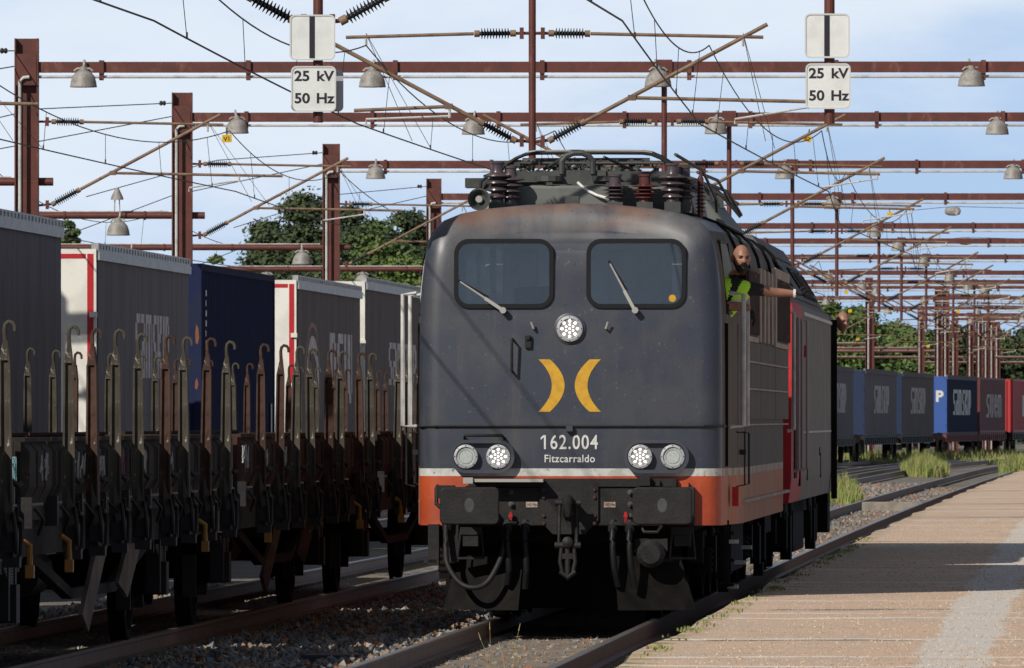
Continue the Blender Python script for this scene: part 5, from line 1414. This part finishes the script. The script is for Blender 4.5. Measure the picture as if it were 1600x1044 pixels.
tb = thing('sign_tube', 'red-brown tube hanging down behind the right pair of white sign boards', 'post', (sx2, Y, 0))
MB().tube([(0, 0, 7.4), (0, 0, 4.56)], .048, 12).link('tube', M['redbrown'], tb)
# yellow section tags
for y, px, py, s_, lb in ((175, 355, 217, 'V1', 'small yellow tag reading V1 hung under the left lamp'), (204, 1261, 217, 'B2', 'small yellow tag reading B2 hung from the end of a strut near the right sign'), (319, 1390, 335, '', 'small yellow tag hung from a strut end above the far lamps'), (420, 1322, 457, '', 'small yellow tag just right of the rear of the grey locomotive roof'), (460, 1328, 486, '', 'small yellow tag below another, right of the man at the rear'), (500, 1340, 530, '', 'small yellow tag in front of the bright green trees'), (520, 1450, 541, '', 'small yellow tag in front of the trees right of the far containers'), (470, 1497, 487, '', 'small yellow tag among the far masts at right')):
    z = CAM_Z + (655 - py) * y / F_PX
    t = thing('section_tag', lb, 'tag', (w_at(px, y), y - .15, z)); t.rotation_euler.y = R(14 if s_ == 'B2' else -3)
    o = MB().prism(rrect(0, 0, .155, .125, .01, 2), -.006, .006).link('plate', M['tag'], t)
    MB().tube([(0, 0, .06), (0, .05, .18)], .014, 5).link('hanger', M['wire'], t)
    if s_: writing('lettering', s_, .10, M['sign_black'], o, (0, -.0075, -.038), FACE_CAM, bold=.002, depth=.0006)

# ------------------------------------------------------------------ overhead wires
def line(off, label, zig, ys, mess=2.55):
    T = thing('overhead_line', label, 'wire', at(ys[0], off), 0)
    base = at(ys[0], off)
    mw = []; cw = []
    for i in range(len(ys) - 1):
        a, b_ = ys[i], ys[i + 1]
        za = zig * (1 if i % 2 else -1); zb = -za
        n = 22
        for k in range(n + (i == len(ys) - 2)):
            t = k / n; y = a + (b_ - a) * t
            sag = 4 * t * (1 - t)
            xm = tube_x(a) * (1 - t) + tube_x(b_) * t + off + .0
            mw.append(Vector((xm + za * .6 * (1 - t) + zb * .6 * t, y, 6.47 - .55 * sag * (b_ - a) / 38)) - base)
            cw.append(Vector((xm + za * (1 - t) + zb * t, y, 5.50 - .02 * sag)) - base)
        nd = max(3, int((b_ - a) / 8))
        if a < 350:
            for k in range(nd):
                t = (k + .5) / nd; y = a + (b_ - a) * t; sag = 4 * t * (1 - t)
                xm = tube_x(a) * (1 - t) + tube_x(b_) * t + off
                p = Vector((xm + (za * (1 - t) + zb * t) * .6, y, 6.47 - .55 * sag * (b_ - a) / 38)) - base; q = Vector((xm + za * (1 - t) + zb * t, y, 5.5 - .02 * sag)) - base
                MB().tube([p, q], .0042, 4).box(q + Vector((0, 0, .03)), (.02, .02, .06)).link('dropper', M['wire'], T)
    MB().tube(mw, .0085, 6).link('messenger_wire', M['wire'], T); MB().tube(cw, .0095, 6).link('contact_wire', M['wire'], T)
ys = [62] + GY
line(LOCO + .25, 'black overhead wires above the locomotive track', .28, ys)
line(STAKE + .1, 'black overhead wires above the stake wagons', .25, ys)
line(BOX + .0, 'black overhead wires above the container train', .25, ys)
line(MX - 3.6, 'black overhead wires left of the mast row', .25, ys[1:9])
# stay wires from the mast heads out to the left
fw = thing('stay_wires', 'dark stay wires running from the mast heads down to the left', 'wire', (0, 0, 0))
for i, y in enumerate((135, 175, 204, 242, 277)):
    p = at(y, MX, 7.75) + Vector((-.2, 0, 0)); b_ = MB()
    b_.tube([p, p + Vector((-2.0, -12, -.45)), p + Vector((-4.2, -26, -1.5))], .010, 5)
    b_.tube([p + Vector((0, 0, -.25)), p + Vector((-3.0, -10, -1.15)), p + Vector((-6.0, -20, -2.6))], .010, 5)
    b_.lathe([(.03, 0), (.05, .03), (.03, .06), (.05, .09), (.03, .12)], Matrix.Translation(p - Vector((.1, 0, 0))) @ Matrix.Rotation(R(-90), 4, 'Y'), 8)
    b_.link('stay', M['wire'], fw)
# twin pull-off wires hanging from the strut ends
for off, x_, nm_ in ((2.6, 0, 'above the locomotive track'), (-2.05, 0, 'above the stake wagons'), (MX + 2.9, 0, 'above the container train')):
    T = thing('bridle_wires', 'thin slanting bridle wires hung from the strut ends ' + nm_, 'wire', (0, 0, 0))
    for y in GY[1:5]:
        b_ = MB(); p = at(y, off, 6.62)
        for e in (9, 13):
            b_.tube([p, p + Vector((.054 * e, e, -1.1))], .0045, 4)
        b_.link('bridle', M['wire'], T)
# ------------------------------------------------------------------ the two men
def skin_body(V, E, rad, sub=2):
    me = bpy.data.meshes.new('b'); me.from_pydata(V, E, [])
    o = bpy.data.objects.new('b', me); COL.objects.link(o)
    m = o.modifiers.new('s', 'SKIN'); m.use_smooth_shade = True
    for i, r in enumerate(rad):
        q = me.skin_vertices[0].data[i]; q.radius = r if isinstance(r, tuple) else (r, r); q.use_root = (i == 0)
    s = o.modifiers.new('u', 'SUBSURF'); s.levels = sub; s.render_levels = sub
    bpy.context.view_layer.update()
    out = bpy.data.meshes.new_from_object(o.evaluated_get(bpy.context.evaluated_depsgraph_get()))
    bpy.data.objects.remove(o)
    return out
def head_bm(bm, c, s, mtx, beard):
    """a head with brow, nose, mouth, ears: a shaped sphere; material 0 skin, 3 beard"""
    import mathutils
    nU, nV = 40, 30
    rows = []
    for j in range(nV + 1):
        ph = math.pi * j / nV; row = []
        for i in range(nU):
            th = 2 * math.pi * i / nU
            d = Vector((math.sin(ph) * math.sin(th), -math.sin(ph) * math.cos(th), math.cos(ph)))
            x, y, z = d.x * .077, d.y * .098, d.z * .122
            if z < 0: x *= 1 - .30 * (z / .122) ** 2; 
            if y < 0 and z < -.02: y = y * (1 - .10 * ((z + .02) / .1) ** 2)
            f = max(0, -d.y)
            # eye hollows, brow, nose, lips, chin
            for ex in (-.032, .032):
                q = math.exp(-(((x - ex) / .017) ** 2 + ((z - .012) / .011) ** 2)); y += .013 * q * (f > .3)
            y -= .007 * math.exp(-((abs(x) - .03) / .028) ** 2 - ((z - .033) / .010) ** 2) * (f > .3)
            y -= .026 * math.exp(-(x / .011) ** 2 - ((z + .018) / .018) ** 2) * (f > .3) + .012 * math.exp(-(x / .008) ** 2 - ((z - .005) / .02) ** 2) * (f > .3)
            y -= .006 * math.exp(-(x / .022) ** 2 - ((z + .055) / .006) ** 2) * (f > .3) - .006 * math.exp(-(x / .024) ** 2 - ((z + .061) / .003) ** 2) * (f > .3)
            y -= .010 * math.exp(-(x / .022) ** 2 - ((z + .092) / .016) ** 2) * (f > .2)
            bd = beard and ((abs(x) < .032 and -.055 < z < -.037 and f > .3) or (f > .1 and z < -.066 + .55 * max(0, abs(x) - .022) and not (abs(x) < .022 and z > -.066)) or (.05 < f < .36 and z < -.012))
            if bd: 
                k = 1.10 if z < -.07 else 1.05
                x *= k; y = y * k; z = z * (1.10 if z < -.075 else 1.0)
            row.append((bm.verts.new(mtx @ (Vector((x, y, z)) * s) + c), bd))
        rows.append(row)
    for j in range(nV):
        for i in range(nU):
            a, b, cc, d_ = rows[j][i], rows[j][(i + 1) % nU], rows[j + 1][(i + 1) % nU], rows[j + 1][i]
            try: f_ = bm.faces.new((a[0], b[0], cc[0], d_[0]))
            except ValueError: continue
            f_.material_index = 3 if sum(q[1] for q in (a, b, cc, d_)) >= 2 else 0; f_.smooth = True
    for sx in (-1, 1):     # ears and eyes
        for nm_, p, r_, mi in (('ear', (sx * .078, .012, .0), (.012, .024, .034), 0), ('eye', (sx * .032, -.083, .012), (.013, .007, .0075), 4), ('brow', (sx * .032, -.098, .030), (.022, .006, .0045), 3)):
            res = bmesh.ops.create_uvsphere(bm, u_segments=10, v_segments=8, radius=1)
            for v in res['verts']: v.co = mtx @ (Vector((v.co.x * r_[0] + p[0], v.co.y * r_[1] + p[1], v.co.z * r_[2] + p[2])) * s) + c
            for f_ in {f for v in res['verts'] for f in v.link_faces}: f_.material_index = mi; f_.smooth = True
def hand(name, wrist, d, up, parent, m, curl=.5, side=1):
    """five-fingered hand, palm along d"""
    d = Vector(d).normalized(); up = Vector(up).normalized(); lat = d.cross(up).normalized(); up = lat.cross(d)
    w = Vector(wrist); V = [w, w + d * .045, w + d * .085]; E = [(0, 1), (1, 2)]; rad = [(.026, .022), (.042, .020), (.042, .018)]
    for k, (o_, ln) in enumerate(((-.032, .072), (-.011, .082), (.011, .078), (.031, .062))):
        b = len(V); r0 = w + d * .082 + lat * o_
        a = curl
        p1 = r0 + (d * math.cos(a * .6) - up * math.sin(a * .6)) * ln * .45
        p2 = p1 + (d * math.cos(a * 1.5) - up * math.sin(a * 1.5)) * ln * .33
        p3 = p2 + (d * math.cos(a * 2.3) - up * math.sin(a * 2.3)) * ln * .26
        V += [r0, p1, p2, p3]; rad += [.0105, .010, .0092, .0085]; E += [(2, b), (b, b + 1), (b + 1, b + 2), (b + 2, b + 3)]
    b = len(V); t0 = w + d * .035 - lat * .036 * side
    V += [t0, t0 + d * .03 - lat * .022 * side - up * .008, t0 + d * .062 - lat * .026 * side - up * .018]; rad += [.013, .0115, .010]; E += [(1, b), (b, b + 1), (b + 1, b + 2)]
    me = skin_body([tuple(v) for v in V], E, rad, 1); me.materials.append(m)
    return place(me, name, parent)
def person(label, loc, rz, pts, rads, edges, headc, headm, beard, reach_from, sleeves, hs=1.0):
    P = thing('person', label, 'person', loc, rz)
    me = skin_body(pts, edges, rads)
    bm = bmesh.new(); bm.from_mesh(me)
    for f in bm.faces:
        f.smooth = True; f.material_index = sleeves(f.calc_center_median())
    head_bm(bm, Vector(headc), hs, headm, beard)
    me2 = bpy.data.meshes.new('body'); bm.to_mesh(me2); bm.free()
    for m in ('skin', 'black_cloth', 'black_cloth', 'beard', 'eye'): me2.materials.append(M[m])
    place(me2, 'body', P)
    return P
# man 1: standing in the cab, leaning out of the right-hand side window, right arm stretched out
py1 = 102.15
base = at(py1, LOCO); 
pts = [(1.02, .05, 2.25), (1.12, .02, 2.55), (1.33, -.02, 2.87), (1.44, -.06, 3.06), (1.50, -.10, 3.17), (1.53, -.13, 3.25),      # pelvis .. neck
       (1.66, .00, 3.08), (1.84, .10, 3.045), (2.03, .12, 3.035), (2.06, .12, 3.032),        # stretched arm
       (1.28, -.14, 3.06), (1.36, -.22, 2.91), (1.55, -.24, 2.91), (1.63, -.25, 2.89),                           # other arm resting on the sill
       (.95, .08, 1.9), (.95, .10, 1.55), (1.10, .02, 1.9), (1.10, .05, 1.55)]
edges = [(0, 1), (1, 2), (2, 3), (3, 4), (4, 5), (3, 6), (6, 7), (7, 8), (8, 9), (3, 10), (10, 11), (11, 12), (12, 13), (0, 14), (14, 15), (0, 16), (16, 17)]
rads = [(.15, .12), (.15, .12), (.165, .125), (.175, .115), (.065, .06), (.06, .058), (.075, .07), (.052, .052), (.037, .034), (.034, .03), (.075, .07), (.058, .055), (.045, .043), (.034, .032), .09, .07, .09, .07]
def slv(c):
    if c.z > 3.205: return 0
    if c.x > 1.76: return 0
    if c.z < 2.96 and c.y < -.15 and c.x > 1.42: return 0
    return 1
HM = (Matrix.Rotation(R(14), 3, 'Z') @ Matrix.Rotation(R(5), 3, 'X'))
P1 = person('bald bearded man in black shirt and yellow vest leaning out of the dark locomotive window', base, 0, pts, rads, edges, (1.545, -.16, 3.355), HM, True, None, slv, 1.06)
hand('glove', (2.06, .12, 3.032), (1, .12, -.02), (.1, -1, .1), P1, M['black_cloth'], .45, 1)
hand('glove', (1.64, -.25, 2.88), (.35, -.1, -1), (1, -.2, .3), P1, M['black_cloth'], .5, -1)
MB().tube([(2.035, .12, 3.034), (2.058, .12, 3.033)], .042, 14).link('wrist_band', M['white'], P1)
# the vest: two front panels with grey bands, following the chest
vm = bpy.data.meshes.new('vest')
src = skin_body(pts[:5] + [pts[6], pts[10]], [(0, 1), (1, 2), (2, 3), (3, 4), (3, 5), (3, 6)], [(r[0] + .012, r[1] + .014) if isinstance(r, tuple) else r + .012 for r in rads[:5]] + [(.086, .08), (.086, .08)])
bm = bmesh.new(); bm.from_mesh(src)
bmesh.ops.subdivide_edges(bm, edges=bm.edges[:], cuts=2, use_grid_fill=True)
dele = []
for f in bm.faces:
    c = f.calc_center_median(); f.smooth = True
    ax = 1.40 + (c.z - 2.86) * .40
    dx_ = c.x - ax
    if c.z > 3.19 or c.z < 2.5 or dx_ > .235 or dx_ < -.215: dele.append(f); continue
    if c.y < -.06 and abs(dx_ + .01) < .018 + max(0, c.z - 3.0) * .22: dele.append(f); continue
    f.material_index = 1 if (2.915 < c.z < 2.975 or 2.66 < c.z < 2.72) else 0
bmesh.ops.delete(bm, geom=dele, context='FACES')
bm.to_mesh(vm); bm.free(); vm.materials.append(M['hivis']); vm.materials.append(M['reflect'])
place(vm, 'safety_vest', P1)
# man 2: at the rear door of the second locomotive, only his head out
py2 = 139.3
b2_ = at(py2, LOCO)
pts2 = [(.90, .3, 2.0), (.98, .25, 2.3), (1.12, .2, 2.62), (1.24, .15, 2.82), (1.42, .08, 2.94), (1.56, .03, 3.01), (1.30, .30, 2.76), (1.22, .3, 2.5), (1.05, .22, 2.84), (1.0, .2, 2.6), (.85, .3, 1.6), (.85, .3, 1.2), (1.0, .3, 1.6), (1.0, .3, 1.2)]
e2 = [(0, 1), (1, 2), (2, 3), (3, 4), (4, 5), (3, 6), (6, 7), (3, 8), (8, 9), (0, 10), (10, 11), (0, 12), (12, 13)]
r2 = [(.15, .12), (.15, .12), (.165, .12), (.15, .11), (.06, .06), (.058, .055), .07, .055, .07, .055, .09, .07, .09, .07]
HM2 = Matrix.Rotation(R(25), 3, 'Z') @ Matrix.Rotation(R(8), 3, 'X')
P2 = person('bald man peering out at the rear of the grey locomotive, only his head showing', b2_, 0, pts2, r2, e2, (1.625, .0, 3.10), HM2, False, None, lambda c: 0 if c.z > 2.93 else 1, 1.06)

# ------------------------------------------------------------------ trees
M['leaf'] = mat('leaves_green', (.085, .125, .028), .7, col2=(.045, .08, .016), scale=.5, col3=(.12, .16, .04), scale3=1.6)
M['leaf_dark'] = mat('leaves_dark', (.048, .072, .022), .75, col2=(.024, .042, .014), scale=.5, col3=(.075, .105, .03), scale3=1.6)
M['leaf_bright'] = mat('leaves_bright', (.10, .155, .03), .7, col2=(.06, .10, .02), scale=.6)
M['bark'] = mat('bark', (.07, .05, .035), .9)
def tree(kind, label, px, y, top_py, wid, m, dens=1.0, conic=0.0, group='background trees', seed=0):
    rr = random.Random(seed + int(px)); h = CAM_Z + (655 - top_py) * y / F_PX + .3; w = wid * y / F_PX / 2
    T = thing(kind, label, 'tree', (w_at(px, y), y, -.25), rr.uniform(0, 6), group)
    tk = MB(); tk.tube([(0, 0, 0), (.1, .05, h * .4), (.0, 0, h * .8)], [h * .022, h * .014, h * .004], 8)
    cl = []
    for i in range(int(60 * dens)):
        t = rr.random() ** .85; z = h * (.12 + .86 * t)
        rmax = w * (((1 - t) ** .75 * 1.05 + .05) * (.8 + .35 * math.sin(t * 23 + seed)) if conic > .5 else (math.sin(math.pi * min(1, .20 + t * .78)) ** .55) * (.85 + .25 * math.sin(t * 11 + seed)))
        a = rr.uniform(0, 6.28); q = rmax * math.sqrt(rr.uniform(.05, 1))
        c = Vector((q * math.cos(a), q * math.sin(a), z)); cl.append((c, w * rr.uniform(.12, .30) * (1.1 - .5 * t)))
        if i % 4 == 0: tk.tube([(0, 0, z * .72), (c.x * .5, c.y * .5, z * .86), c], [h * .006, h * .004, h * .0015], 5)
    cl.append((Vector((0, 0, h - w * .14)), w * .14))
    tk.link('trunk', M['bark'], T)
    vs = []; fs = []
    leaf = .00030 * y
    for c, r in cl:
        for k in range(330):
            d = Vector((rr.gauss(0, 1), rr.gauss(0, 1), rr.gauss(0, 1))).normalized()
            p = c + Vector((d.x * 1.25, d.y * 1.25, d.z * .62 - .25 * abs(d.x))) * r * (rr.uniform(.1, 1.0) ** .5 * rr.choice((1.5, 1.8, 2.5)))
            a = Vector((rr.gauss(0, 1), rr.gauss(0, 1), rr.gauss(0, .6))).normalized(); b = a.cross(d + Vector((.01, .02, .3))).normalized()
            s = leaf * rr.uniform(.45, 1.1); n = len(vs)
            vs += [p - a * s, p + b * s * .6, p + a * s, p - b * s * .6]; fs.append((n, n + 1, n + 2, n + 3))
    me = bpy.data.meshes.new('crown'); me.from_pydata(vs, [], fs); me.materials.append(M[m]); place(me, 'crown', T)
TREES = [('conifer', 'tall dark conifer, pointed top above the dark blue container', 475, 780, 308, 210, 'leaf_dark', 1.3, 1.0), ('conifer', 'dark conifer left of the tall pointed one', 415, 800, 345, 150, 'leaf_dark', 1.0, 1.0),
 ('conifer', 'dark conifer right behind the mast by the tall one', 545, 770, 322, 170, 'leaf_dark', 1.1, .2), ('leafy_tree', 'mid green leafy tree beside the dark conifers', 595, 740, 345, 170, 'leaf', 1.3, 0), ('leafy_tree', 'dark leafy tree next to the mast left of the locomotive roof', 645, 790, 332, 150, 'leaf_dark', 1.2, 0), ('leafy_tree', 'bright green leafy tree low between containers and locomotive', 640, 690, 405, 190, 'leaf_bright', 1.0, 0),
 ('leafy_tree', 'small leafy tree showing above the white-ended container', 105, 800, 346, 70, 'leaf', .8, 0), ('leafy_tree', 'thin leafy tree top above the dark blue container end', 338, 780, 402, 60, 'leaf', .5, 0),
 ('leafy_tree', 'bright green tree just right of the man at the rear', 1335, 720, 484, 150, 'leaf_bright', 1.4, 0), ('leafy_tree', 'green tree behind the far grey containers', 1395, 760, 508, 120, 'leaf', 1.2, 0), ('leafy_tree', 'pale green bush behind the second grey container', 1430, 740, 518, 110, 'leaf_bright', 1.0, 0), ('leafy_tree', 'dark green tree behind the navy container', 1490, 900, 515, 150, 'leaf_dark', 1.2, 0), ('leafy_tree', 'green tree behind the far row of masts', 1560, 930, 522, 150, 'leaf', 1.2, 0), ('leafy_tree', 'dark green tree at the right edge behind the red container', 1612, 900, 515, 120, 'leaf_dark', 1.2, 0), ('leafy_tree', 'green tree behind the rear locomotive roof', 1290, 800, 470, 110, 'leaf', 1.2, 0)]
for i, (k, lb, px, y, tp, wd, m, dn, co) in enumerate(TREES): tree(k, lb, px, y, tp, wd, m, dn, co, seed=i * 13)
# a far hedge that reads as one mass
rr = random.Random(3); vs = []; fs = []
for i in range(9000):
    x = rr.uniform(-60, 130); y = 960 + rr.uniform(-14, 14); z = rr.random() ** .8 * (5.0 + 1.8 * math.sin(x * .11) + 1.2 * math.sin(x * .31))
    a = Vector((rr.gauss(0, 1), rr.gauss(0, 1), rr.gauss(0, 1))).normalized(); b = a.orthogonal().normalized(); s = rr.uniform(.3, .8); n = len(vs); p = Vector((x, y, z))
    vs += [p - a * s, p + b * s * .7, p + a * s, p - b * s * .7]; fs.append((n, n + 1, n + 2, n + 3))
me = bpy.data.meshes.new('far_hedge'); me.from_pydata(vs, [], fs); me.materials.append(M['leaf']); stuff(place(me, 'far_hedge'))
